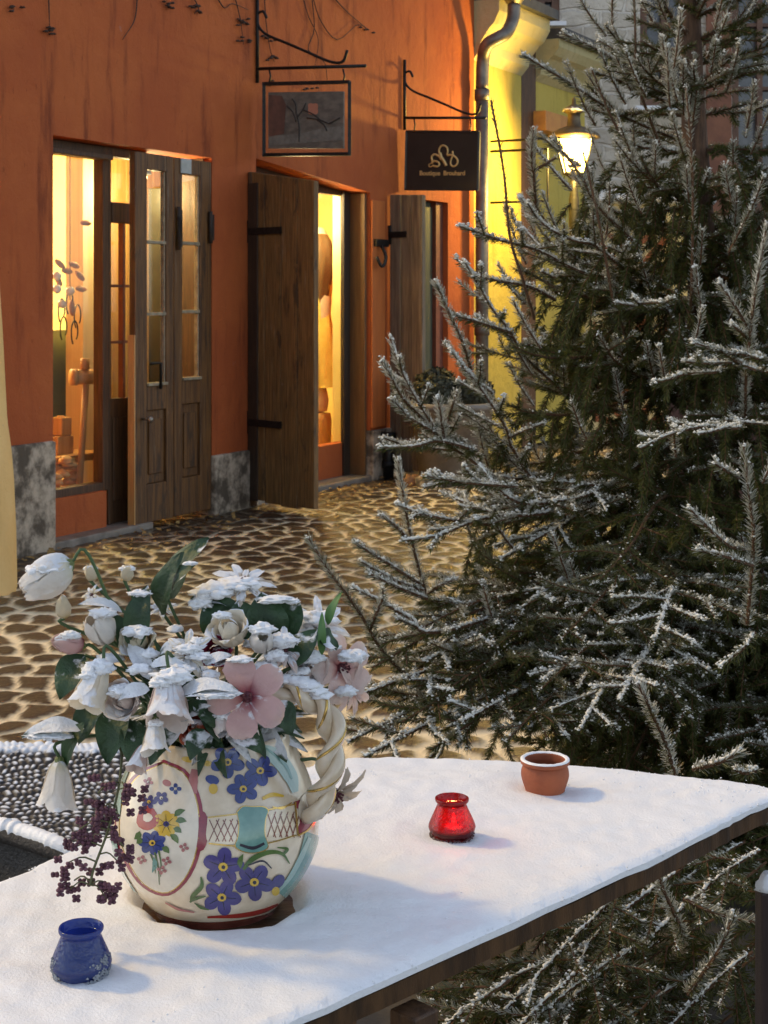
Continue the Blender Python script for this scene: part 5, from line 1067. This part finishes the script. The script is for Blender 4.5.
flower('rosebud', 'small closed pink bud with green sepal and snow cap, left edge of the bouquet', 68, 643, 1.87, 34, (-.75, -.4, .25), 'bud', PINK, snow=((70, 634, 1.865, 12, 6),), calyx=.75)
flower('tulip', 'upright white tulip bud under a flat snowy leaf, right of the leaning tulip', 100, 628, 1.88, 42, (-.25, -.5, .45), 'tulip', WHITE, leaves=(((122, 612, 1.9), (78, 604, 1.88), 14, LEAFS),), snow=((103, 612, 1.87, 15, 7),))
flower('bellflower', 'white drooping flower with a round snow cap left of centre, above the small bells', 95, 684, 1.82, 46, (-.25, -.45, -.8), 'bell', IVORY, snow=((98, 667, 1.825, 17, 11), (88, 674, 1.815, 10, 7)))
flower('bellflower', 'white bell flower hanging straight down at the lower left, beside the chair', 58, 782, 1.84, 46, (-.02, -.12, -1), 'bell', WHITE, leaves=(((84, 728, 1.84), (22, 738, 1.83), 22, LEAFS), ((84, 722, 1.84), (66, 772, 1.85), 20, LEAF)), snow=((50, 733, 1.835, 25, 6),), calyx=.4)
flower('bellflower', 'widest white drooping flower with overlapping petals and snow on top, front centre', 168, 698, 1.78, 56, (.06, -.55, -.8), 'bell', BLUSHW, leaves=(((150, 690, 1.8), (118, 700, 1.8), 22, LEAFS),), snow=((172, 676, 1.785, 22, 11), (160, 682, 1.775, 12, 8)))
flower('bellflower', 'small white bell flower nodding over the rim of the painted pot', 155, 735, 1.77, 34, (.05, -.45, -.8), 'bell', WHITE, snow=((155, 722, 1.765, 9, 4),), calyx=.4)
flower('bellflower', 'second smaller cream bell flower hanging over the medallion of the pot', 140, 757, 1.79, 26, (-.2, -.5, -.7), 'bell', BLUSH, calyx=.4)
flower('rosebud', 'half open white rosebud upright in the middle of the dark leaves', 228, 628, 1.87, 40, (-.15, -.45, .6), 'rose', IVORY, snow=((222, 614, 1.868, 11, 5),))
flower('anemone', 'large open pink anemone with a dark wine centre facing forward beside the braided handle', 247, 697, 1.79, 56, (-.05, -.9, .22), 'open', PINK, leaves=(((205, 705, 1.82), (220, 742, 1.8), 24, LEAF),), snow=((240, 658, 1.8, 14, 4),))
flower('anemone', 'pale pink anemone behind the handle at the right edge of the bouquet', 343, 668, 1.92, 48, (.55, -.7, .15), 'open', BLUSH, snow=((352, 655, 1.91, 16, 9), (346, 690, 1.9, 12, 8), (330, 645, 1.92, 12, 6)))
flower('star_flower', 'pale many petalled flower high on the right beside the bright green stem', 318, 625, 1.97, 46, (.3, -.6, .55), 'star', WHITE, snow=((318, 618, 1.965, 22, 12), (308, 632, 1.96, 12, 8)))
flower('star_flower', 'beige dried flower drooping behind the handle, right of the pot', 337, 795, 1.97, 50, (.45, -.5, -.45), 'star', BEIGE, root=P(300, 760, 1.95))
flower('star_flower', 'dried white flower crowned with snow at the very top of the bouquet', 243, 584, 1.95, 46, (.15, -.4, .8), 'star', BEIGE, leaves=(((235, 610, 1.95), (190, 600, 1.92), 34, LEAFS),), snow=((215, 590, 1.93, 24, 12), (236, 583, 1.94, 26, 9), (200, 602, 1.92, 13, 9)))
flower('dahlia', 'small dark wine flower deep between the leaves in the centre of the bouquet', 216, 652, 1.87, 30, (-.1, -.8, .4), 'rose', WINE)
flower('dahlia', 'small rust red flower under the white rose at the pot rim', 196, 728, 1.83, 34, (-.1, -.8, .2), 'rose', RUST)
flower('daisy', 'small cream dried flower farthest up on the left, with snow on top', 91, 573, 1.98, 17, (-.1, -.4, .8), 'tulip', CREAM, snow=((91, 567, 1.98, 8, 4),))
flower('daisy', 'small cream dried flower with snow on top, left of the tall green leaves', 127, 573, 1.98, 18, (.1, -.4, .8), 'tulip', CREAM, snow=((127, 567, 1.98, 9, 4),))
flower('daisy', 'yellowish dried flower in the middle left between white tulip and tall leaves', 162, 608, 1.96, 22, (-.1, -.5, .7), 'star', CREAM)
flower('daisy', 'small yellowish dried flower just above the pink bud on the left', 92, 595, 1.97, 17, (-.3, -.5, .5), 'star', CREAM)
flower('daisy', 'narrow cream dried flower standing between the leaning tulip and the pink bud', 63, 607, 1.9, 24, (-.1, -.2, .9), 'bud', CREAM)
flower('rose', 'pale blush rose half covered with snow between the two large leaves at the right', 285, 650, 1.88, 36, (.1, -.6, .5), 'star', BLUSH, snow=((281, 640, 1.87, 19, 10), (275, 655, 1.86, 12, 8)))
def leaves(name, label, lst, snow=(), cat='leaf sprig'):
    t = thing(name, tuple(TOP), label, cat, 'leaf sprigs in the painted pot')
    for (x0, y0, Y0), (x1, y1, Y1), w_, m_ in lst: b = MB(); leaf_geo(b, P(x0, y0, Y0), P(x1, y1, Y1), w_/F*Y0); b.build('leaf', m_, t)
    b = MB(); x0, y0, Y0 = lst[0][0]; b.tube(spline([P(x0, y0, Y0), P(x0, y0, Y0)*.5+TOP*.5+Vector((0, 0, .02)), TOP], 8), .0022, 6); b.build('stem', STEM, t)
    if snow:
        for x, y, Ys, rx, rz in snow: snowcap(t, P(x, y+1.5, Ys), rx/F*Ys*.86, rz/F*Ys)
flower('rose', 'white rose with thick snow tucked low at the left behind the drooping leaves', 122, 700, 1.83, 38, (-.4, -.8, .2), 'rose', BLUSHW, snow=((122, 690, 1.82, 17, 9),))
flower('rose', 'cream rose half buried in snow between the white tulip and the snowy flat leaves', 137, 640, 1.88, 36, (-.2, -.7, .5), 'rose', CREAM, snow=((138, 630, 1.87, 17, 8),))
flower('rose', 'blush rose low at the right under the anemone and beside the braided handle', 306, 668, 1.9, 40, (.2, -.8, .3), 'rose', BLUSH, snow=((308, 656, 1.89, 18, 9),))
flower('tulip', 'white tulip nodding forward in front of the broad snow edged leaf', 262, 640, 1.86, 34, (.1, -.7, .35), 'tulip', WHITE, snow=((262, 628, 1.855, 15, 8),))
flower('tulip', 'small white tulip nodding over the pot rim right of the rust red flower', 222, 724, 1.80, 30, (.1, -.7, -.5), 'tulip', BLUSHW, snow=((222, 714, 1.795, 11, 5),))
flower('star_flower', 'white many petalled flower sitting above the full white rose, centre left', 188, 655, 1.84, 40, (-.1, -.7, .6), 'star', IVORY, snow=((188, 648, 1.835, 15, 7),))
flower('star_flower', 'blush many petalled flower at the far right under the pale pink anemone', 352, 690, 1.93, 40, (.6, -.6, -.1), 'star', BLUSH)
leaves('leaf_sprig', 'dark leaves hanging over the pot rim behind the small bells', [((180, 725, 1.80), (150, 765, 1.775), 28, LEAF), ((205, 730, 1.80), (190, 760, 1.77), 24, LEAF), ((235, 735, 1.81), (262, 752, 1.79), 26, LEAF), ((275, 700, 1.86), (292, 735, 1.84), 26, LEAF), ((300, 690, 1.9), (326, 682, 1.9), 26, LEAFS)])
leaves('leaf_sprig', 'two tall green leaves standing up at the top of the bouquet', [((168, 600, 1.93), (208, 537, 1.93), 34, LEAF), ((162, 615, 1.92), (182, 552, 1.9), 28, LEAF), ((172, 590, 1.9), (198, 562, 1.89), 20, LEAF)], ((190, 562, 1.885, 8, 3),))
leaves('leaf_sprig', 'curved leaf with a white snow edge beside the upright white tulip bud', [((134, 650, 1.88), (148, 585, 1.9), 30, LEAF), ((130, 655, 1.9), (112, 612, 1.9), 22, LEAF)], ((140, 592, 1.895, 13, 5),))
leaves('leaf_sprig', 'wide dark leaves drooping on the left below the pink bud', [((85, 655, 1.9), (60, 700, 1.87), 34, LEAF), ((100, 700, 1.88), (78, 745, 1.86), 28, LEAF), ((120, 705, 1.86), (108, 765, 1.83), 34, LEAF), ((130, 720, 1.85), (140, 775, 1.82), 30, LEAF)], ((80, 700, 1.86, 12, 5),))
leaves('leaf_sprig', 'broad dark leaf with thick snow along its upper edge, right of the white rosebud', [((268, 645, 1.92), (262, 592, 1.93), 48, LEAF), ((282, 640, 1.92), (298, 598, 1.94), 40, LEAF), ((225, 640, 1.92), (212, 592, 1.93), 50, LEAF), ((246, 640, 1.91), (238, 600, 1.92), 40, LEAF)], ((275, 598, 1.92, 20, 5), (292, 600, 1.92, 9, 4)))
leaves('leaf_sprig', 'long bright green bud stem rising with dark leaves on the right', [((290, 668, 1.88), (318, 630, 1.89), 34, LEAF), ((318, 640, 1.89), (338, 648, 1.9), 30, LEAF), ((322, 655, 1.89), (322, 612, 1.9), 9, M('bright_green_leaf', (.10, .22, .05), (.07, .16, .04), .5)), ((328, 625, 1.9), (342, 592, 1.9), 10, MATS['bright_green_leaf'])])
leaves('leaf_sprig', 'narrow upright leaf with snowy tip near the wine flower', [((192, 672, 1.84), (196, 640, 1.86), 17, LEAF), ((180, 720, 1.79), (212, 705, 1.79), 26, LEAF), ((195, 700, 1.8), (216, 728, 1.79), 24, LEAF), ((150, 680, 1.84), (128, 645, 1.88), 20, LEAFS)], ((197, 640, 1.85, 8, 6),))
leaves('leaf_sprig', 'flat snow covered leaves spread in front of the pink anemone', [((178, 695, 1.79), (238, 690, 1.77), 22, LEAFS), ((150, 665, 1.82), (190, 668, 1.82), 16, LEAFS), ((160, 655, 1.85), (186, 640, 1.86), 12, LEAFS), ((205, 665, 1.83), (232, 655, 1.83), 14, LEAFS)], ((215, 692, 1.775, 26, 5), (178, 668, 1.81, 18, 6), (200, 655, 1.83, 14, 5), (140, 668, 1.82, 14, 7), (122, 690, 1.81, 15, 8)))
t = thing('filler_foliage', tuple(TOP), 'dark filler foliage packed between the flower stems in the pot mouth', 'foliage'); b = MB()
for i in range(300):
    a, rr = random.uniform(0, 6.28), random.uniform(.01, .10); p0 = TOP+Vector((rr*.5*math.cos(a), rr*.5*math.sin(a), random.uniform(-.01, .05))); fr_ = random.uniform(.04, .10); p1 = p0+Vector((math.cos(a)*fr_, math.sin(a)*fr_*.75, random.uniform(-.05, .085)))
    leaf_geo(b, p0, p1, random.uniform(.014, .034), 0 if random.random() < .7 else 1, (random.gauss(0, .3), -.4, .8))
b.build('leaf_mass', [LEAF, LEAFS], t)['kind'] = 'stuff'
b = MB()
for x, y, Y_ in ((150, 655, 1.86), (185, 650, 1.87), (250, 645, 1.89), (265, 668, 1.86), (110, 660, 1.87), (210, 675, 1.82), (135, 640, 1.9), (300, 672, 1.88), (175, 630, 1.91)): b.blob(P(x, y, Y_), random.uniform(.008, .017), .012, random.uniform(.005, .009), rough=.5, fr=2.8, sub=9)
b.build('snow_cap', SNOW, t)
# hanging spray of small purple flowers
c7 = lambda x, y: (x/2.02, 520+y/2.02)
t = thing('sedum_spray', tuple(TOP), 'drooping spray of tiny dark purple flowers hanging down the left side of the pot', 'flower', 'fabric flowers in the painted pot')
PUR = M('purple_floret', (.16, .06, .085), (.08, .03, .045), .7, 60, trans=.1)
cl = [(255, 552), (205, 590), (175, 640), (150, 662), (138, 692), (150, 728), (190, 735), (214, 765), (238, 690), (268, 558), (238, 600), (198, 552), (160, 625), (185, 610), (225, 640), (250, 660), (142, 745), (222, 740)]
b = MB(); sp1 = [P(122, 755, 1.83), P(118, 790, 1.80), P(108, 830, 1.785), P(94, 868, 1.775), P(90, 885, 1.77)]; main = spline(sp1, 20); b.tube(main, .0016, 5, 0); b.tube(spline([TOP, P(128, 742, 1.85), sp1[0]], 8), .002, 5)
for x, y in cl:
    c = P(*c7(x, y), 1.785-.01*random.random()); n_ = min(main, key=lambda q: (q-c).length+max(0, q.z < c.z and .02)); b.tube(spline([n_, (n_+c)/2+Vector((0, 0, .006)), c], 5), .001, 4)
b.build('stem', M('olive_stem', (.12, .12, .05), rough=.7), t)
b = MB()
for x, y in cl:
    c = P(*c7(x, y), 1.78)
    for i in range(5):
        q = c+Vector((random.gauss(0, .0085), random.gauss(0, .006), random.gauss(0, .007))); A = Vector((random.gauss(0, .5), -1, random.gauss(0, .5))).normalized(); X = A.orthogonal().normalized(); Yv = A.cross(X)
        for k_ in range(4): d = X*math.cos(k_*1.571)+Yv*math.sin(k_*1.571); b.blob(q+d*.0034, .0028, .0028, .0024, rough=.15, sub=4, flat=1)
        b.blob(q-A*.001, .002, .002, .002, rough=0, sub=4, flat=1)
b.build('florets', PUR, t)['kind'] = 'stuff'

# ================================================================ CUPS ON THE TABLE
def glass_mat(name, col, tr=.5, dif=.25):
    m, nt, b_, N, L = nodes(name); nt.nodes.remove(b_)
    t1 = N('ShaderNodeBsdfTransparent'); t1.inputs[0].default_value = (*col, 1); t2 = N('ShaderNodeBsdfTranslucent'); t2.inputs[0].default_value = (*col, 1); df = N('ShaderNodeBsdfDiffuse'); df.inputs[0].default_value = (*[q*.6 for q in col], 1)
    gl = N('ShaderNodeBsdfGlossy'); gl.inputs['Roughness'].default_value = .12; lw = N('ShaderNodeLayerWeight'); lw.inputs[0].default_value = .5; fq = math_n(nt, 'MULTIPLY_ADD', math_n(nt, 'POWER', lw.outputs['Facing'], 4.), .5, .04)
    nb = N('ShaderNodeBump'); nb.inputs['Strength'].default_value = .5; nb.inputs['Distance'].default_value = .004; L(noise_n(nt, 130, 2), nb.inputs['Height']); L(nb.outputs[0], gl.inputs['Normal']); L(nb.outputs[0], lw.inputs['Normal'])
    a = N('ShaderNodeMixShader'); a.inputs[0].default_value = .5; L(t2.outputs[0], a.inputs[1]); L(df.outputs[0], a.inputs[2]); c = N('ShaderNodeMixShader'); c.inputs[0].default_value = tr; L(a.outputs[0], c.inputs[1]); L(t1.outputs[0], c.inputs[2])
    e = N('ShaderNodeMixShader'); L(fq, e.inputs[0]); L(c.outputs[0], e.inputs[1]); L(gl.outputs[0], e.inputs[2]); L(e.outputs[0], nt.nodes['Material Output'].inputs[0]); return m
def cup_prof(h, rb, rm, rn, rr, th):
    outp = [(.001, 0), (rb*.8, 0), (rb, .003), (rm, h*.22), (rm*.98, h*.36), (rn, h*.80), (rn, h*.86), (rr, h*.93), (rr, h*.985), (rr-th*.5, h)]
    return outp+[(rr-th, h*.98), (rn-th, h*.85), (rn-th, h*.78), (rm-th*1.2, h*.34), (rm-th*1.4, h*.2), (rb*.7, .006), (.001, .006)]
def smooth_prof(p_, n=60): return [(max(.0008, v.x), v.y) for v in spline([(a, e, 0) for a, e in p_], n)]
def base_on(px, py): c = onz(px, py, ZS); c.z = ZS-.0015; return c
# blue tea light glass: front foot at y 981
c = base_on(81, 974); sc = 1/F*c.y
t = thing('tealight_glass', tuple(c), 'empty cobalt blue glass tealight holder with frosted sides in the near corner of the table', 'candle holder', 'tealight glasses on the table')
hB = 49*sc
b = MB(); b.lathe(smooth_prof(cup_prof(hB, 24*sc, 29.5*sc, 20.5*sc, 22.5*sc, 2.2*sc)), c, 44, wob=.03); b.build('glass', glass_mat('cobalt_glass', (.09, .15, .50), .40), t)
b = MB(); b.lathe([(.001, .007), (22*sc, .007), (23*sc, .014), (.001, .015)], c, 24); b.build('wax', M('blue_wax', (.25, .3, .5), rough=.5), t)  # wax in one plain blue
b = MB()
for ca, cz in ((-2.9, .2), (-2.65, .32), (-2.45, .08), (-.75, .3), (-.55, .15), (-.3, .38), (-.9, .06), (0, .1), (.3, .3), (3.0, .05)):
    for _ in range(26):
        a = ca+random.gauss(0, .13); zf = min(.5, max(0, cz+random.gauss(0, .05))); rr = np.interp(zf, [0, .22, .36, .5], [27.3, 29.0, 28.3, 25.8])*sc; b.blob((c.x+rr*math.cos(a), c.y+rr*math.sin(a), c.z+hB*(zf+.02)), random.uniform(.0008, .0019), .0013, .0014, rough=.7, sub=4, flat=1)
b.build('frost', M('icy_frost', (.30, .32, .34), (.12, .14, .19), .7, 200), t)['kind'] = 'stuff'
c = base_on(452, 836); sc = 1/F*c.y
t = thing('tealight_glass', tuple(c), 'red glass tealight holder with a small burning candle in the middle of the table', 'candle holder', 'tealight glasses on the table'); hR = 39.5*sc
b = MB(); b.lathe(smooth_prof(cup_prof(hR, 20*sc, 23*sc, 15*sc, 17*sc, 1.8*sc)), c, 44, wob=.03); b.build('glass', glass_mat('ruby_glass', (.46, .008, .012), .84), t)
b = MB(); b.lathe([(.001, .006), (18*sc, .006), (19*sc, hR*.30), (.001, hR*.31)], c, 24); b.build('candle', M('red_wax', (.42, .03, .025), rough=.5), t)
b = MB(); f0 = Vector((c.x+.002, c.y-.006, c.z+hR*.31)); b.lathe([(.0004, 0), (.0022, .004), (.0026, .008), (.0014, .014), (.0003, .018)], f0, 10); b.build('flame', EM('candle_flame', (1, .62, .2), 220), t)
l = bpy.data.lights.new('candle_light', 'POINT'); l.energy = .055; l.color = (1, .45, .16); l.shadow_soft_size = .006
o = bpy.data.objects.new('candle_light', l); COL.objects.link(o); o.parent = t; o.location = f0+Vector((0, 0, .012))-Vector(c)
b = MB()
for a in np.linspace(0, 6.1, 70): b.blob((c.x+21.8*sc*math.cos(a), c.y+21.8*sc*math.sin(a), c.z+hR*random.uniform(.03, .10)), .0014, .0014, .0014, rough=.6, sub=4, flat=1)
b.build('frost', M('dark_red_frost', (.12, .05, .05), (.05, .02, .02), .6, 200), t)['kind'] = 'stuff'
# terracotta pot
c = base_on(545, 789); sc = 1/F*c.y
t = thing('terracotta_pot', tuple(c), 'small terracotta pot with a snowy rim near the far edge of the table', 'pot')
TER = M('terracotta', (.34, .092, .034), (.23, .06, .024), .75, 14, bmp=.25, bscale=90)
b = MB(); h = 31*sc; pr = [(.001, 0), (18*sc, 0), (20*sc, .003), (23.5*sc, h*.4), (23.8*sc, h*.62), (22*sc, h*.80), (21.6*sc, h*.84), (24.4*sc, h*.88), (24.6*sc, h*.97), (23*sc, h), (20*sc, h*.99), (19.5*sc, h*.8), (19*sc, h*.55), (.001, h*.52)]
b.lathe(smooth_prof(pr, 70), c, 44); b.build('body', TER, t)
b = MB(); n_ = 40
rows = [[Vector((c.x+(22.6+q[0])*sc*math.cos(a), c.y+(22.6+q[0])*sc*math.sin(a), c.z+h+.0002+q[1]*sc*(1+.9*noise.noise((math.cos(a)*5, math.sin(a)*5, q[0]))))) for a in np.linspace(0, 2*math.pi, n_+1)] for q in ((2.0, -.5), (1.9, .3), (1, 1.0), (-1, 1.1), (-2.2, .4), (-2.5, -.6))]
b.grid(rows); b.build('snow_rim', SNOW, t)
b = MB(); b.lathe([(.001, h*.6), (19*sc, h*.6)], c, 24); b.build('soil', M('dark_soil', (.05, .03, .025), rough=.9, scale=60), t)

# ================================================================ WICKER CHAIR (left) and post (right)
ch = thing('wicker_chair', tuple(onz(40, 790, .43).xy.to_3d()), 'dark woven wicker armchair dusted with snow beside the left edge of the table', 'chair')
def weave_mat():
    m, nt, b_, N, L = nodes('snowy_wicker'); L(mix(nt, attr(nt, 'sn'), (.018, .016, .016), (.74, .77, .82)), b_.inputs['Base Color']); b_.inputs['Roughness'].default_value = .6; return m
WV = weave_mat()
x0, x1, y0, y1, st = -1.25, -.50, 2.88, 3.60, .0034
xs3, ys3 = np.meshgrid(np.arange(x0, x1, st), np.arange(y0, y1, st))
k = .0185; wx3 = .006*np.sin(xs3*41+ys3*17)+.004*np.sin(ys3*63-xs3*29); wy3 = .006*np.sin(ys3*37-xs3*23)+.004*np.sin(xs3*71); u3 = ((xs3+wx3)*.94+(ys3+wy3)*.34)/k; v3 = (-(xs3+wx3)*.34+(ys3+wy3)*.94)/(k*1.55); row3 = np.floor(v3); uu = u3+.5*(row3 % 2)
hsh = np.sin(np.floor(uu)*12.9898+row3*78.233)*43758.5453; hsh -= np.floor(hsh)
bm_ = np.sqrt(np.clip(1-((uu-np.floor(uu)-.5)*2.15)**2, 0, 1)*np.clip(1-((v3-row3-.5)*2.1)**2, 0, 1))
jj = np.array([noise.noise((float(a)*60, float(e)*60, 0)) for a, e in zip(xs3.ravel(), ys3.ravel())]).reshape(xs3.shape)
sn3 = np.clip((bm_+.30*jj-.68-.16*hsh)*5, 0, 1); edge = np.minimum(np.minimum(x1-xs3, y1-ys3), 9)
band = np.clip((.05-(y1-ys3)+.012*jj)/.012, 0, 1); sn3 = np.maximum(sn3, band)
zz3 = .43+.007*bm_*(.7+.5*hsh)+.006*band-.02*np.clip((ys3-y0-.1), 0, 1)*0+.028*((ys3-3.25)/.36)**2
rc = .16; cxr, cyr = x1-rc, y1-rc; outc = (xs3 > cxr) & (ys3 > cyr) & (np.hypot(xs3-cxr, ys3-cyr) > rc)
i3 = np.arange(xs3.size).reshape(xs3.shape); Q3 = np.stack([i3[:-1, :-1], i3[:-1, 1:], i3[1:, 1:], i3[1:, :-1]], -1).reshape(-1, 4); keep = ~outc[:-1, :-1].ravel()
np_mesh('seat', np.stack([xs3, ys3, zz3], -1).reshape(-1, 3), Q3[keep], [WV], None, ch, True, sn=sn3.ravel())
b = MB(); b.box((-.87, 3.24, .385), .74, .70, .05); b.build('seat_frame', M('black_wicker', (.025, .02, .018), (.012, .01, .009), .6, 40, bmp=.8, bscale=120), ch, .01)
rim = [onz(-60, 812, .6), onz(-20, 826, .6), onz(20, 838, .6), onz(62, 854, .6)]
rim = [Vector((r_.x, r_.y, r_.z)) for r_ in rim]; rl = spline(rim+[rim[-1]+Vector((.09, -.02, -.05)), rim[-1]+Vector((.12, .02, -.2))], 30)
b = MB(); b.tube(rl, .016, 10); b.build('arm_rail', MATS['black_wicker'], ch)
b = MB()
sr_ = [r_+Vector((0, .001, .011+.002*noise.noise((i*.8, 0, 0)))) for i, r_ in enumerate(spline(rl[:23], 110))]; b.tube(sr_, [.0135+.004*noise.noise((i*.33, 5, 0))+.002*noise.noise((i*.9, 1, 0)) for i in range(111)], 12)
b.build('snow_cap', SNOW, ch)
b = MB(); rows = []
for zf in np.linspace(0, 1, 60): rows.append([Vector((p_.x, p_.y+.004*math.sin(i*3.1+round(zf*60)*3.1416), p_.z-.012-zf*.34)) for i, p_ in enumerate(rl[:24])])
b.grid(rows); b.build('arm_panel', MATS['black_wicker'], ch)
for x_, y_ in ((-1.18, 2.95), (-.55, 2.95), (-1.18, 3.5), (-.6, 3.5), (rim[0].x, rim[0].y), (rim[-1].x+.08, rim[-1].y)):
    b = MB(); b.tube([(x_, y_, 0), (x_, y_, .40)], .018, 8); b.build('leg', MATS['black_wicker'], ch)
c = P(772, 890, 2.3)
t = thing('wooden_post', (c.x, c.y, 0), 'dark wooden post with a small snow cap at the right end of the table', 'post'); zt = CZ-(888-HY)/F*2.3
b = MB(); b.box((c.x, c.y, zt/2), .042, .042, zt); b.build('shaft', M('wet_black_brown_wood', (.04, .02, .015), (.02, .01, .008), .5, 6, (12, 12, 1), .3), t, .003)
b = MB(); b.blob((c.x, c.y, zt), .024, .024, .022, rough=.3); b.build('snow_cap', SNOW, t)

# ================================================================ LIGHT, SKY, CAMERA
SUN_EL = R(40); ld = Vector((-.87, .36, 0)).normalized()*math.cos(SUN_EL)+Vector((0, 0, math.sin(SUN_EL)))
l = bpy.data.lights.new('sun', 'SUN'); l.energy = .95; l.angle = R(5); l.color = (1, .64, .16)
o = bpy.data.objects.new('sun', l); COL.objects.link(o); o.rotation_euler = ld.to_track_quat('Z', 'Y').to_euler(); o.location = (-5, 3, 6)
wd_ = bpy.data.worlds.new('World'); SC.world = wd_; wd_.use_nodes = True; nt = wd_.node_tree
bg = nt.nodes['Background']; sk = nt.nodes.new('ShaderNodeTexSky'); sk.sky_type = 'NISHITA'; sk.sun_disc = False; sk.sun_elevation = SUN_EL; sk.sun_rotation = math.atan2(ld.x, ld.y); sk.dust_density = .6; sk.altitude = 100
hs = nt.nodes.new('ShaderNodeHueSaturation'); hs.inputs['Saturation'].default_value = .6; nt.links.new(sk.outputs[0], hs.inputs['Color']); nt.links.new(hs.outputs[0], bg.inputs[0]); bg.inputs[1].default_value = .14
cam = bpy.data.cameras.new('camera'); co = bpy.data.objects.new('camera', cam); COL.objects.link(co); SC.camera = co
co.location = (0, 0, CZ); co.rotation_euler = (R(90), 0, 0); cam.sensor_fit = 'VERTICAL'; cam.sensor_height = 24; cam.lens = F/1024*24; cam.shift_y = -(512-HY)/1024
cam.clip_end = 500; cam.clip_start = .05; cam.dof.use_dof = True; cam.dof.focus_distance = 2.0; cam.dof.aperture_fstop = 20
vs_ = SC.view_settings; vs_.view_transform = 'Standard'; vs_.look = 'None'; vs_.gamma = 1; vs_.exposure = .88; vs_.use_curve_mapping = False
SC.render.engine = 'CYCLES'; SC.cycles.use_denoising = True; SC.cycles.max_bounces = 8; SC.cycles.transparent_max_bounces = 16; SC.cycles.sample_clamp_indirect = 6; SC.cycles.caustics_reflective = False; SC.cycles.caustics_refractive = False
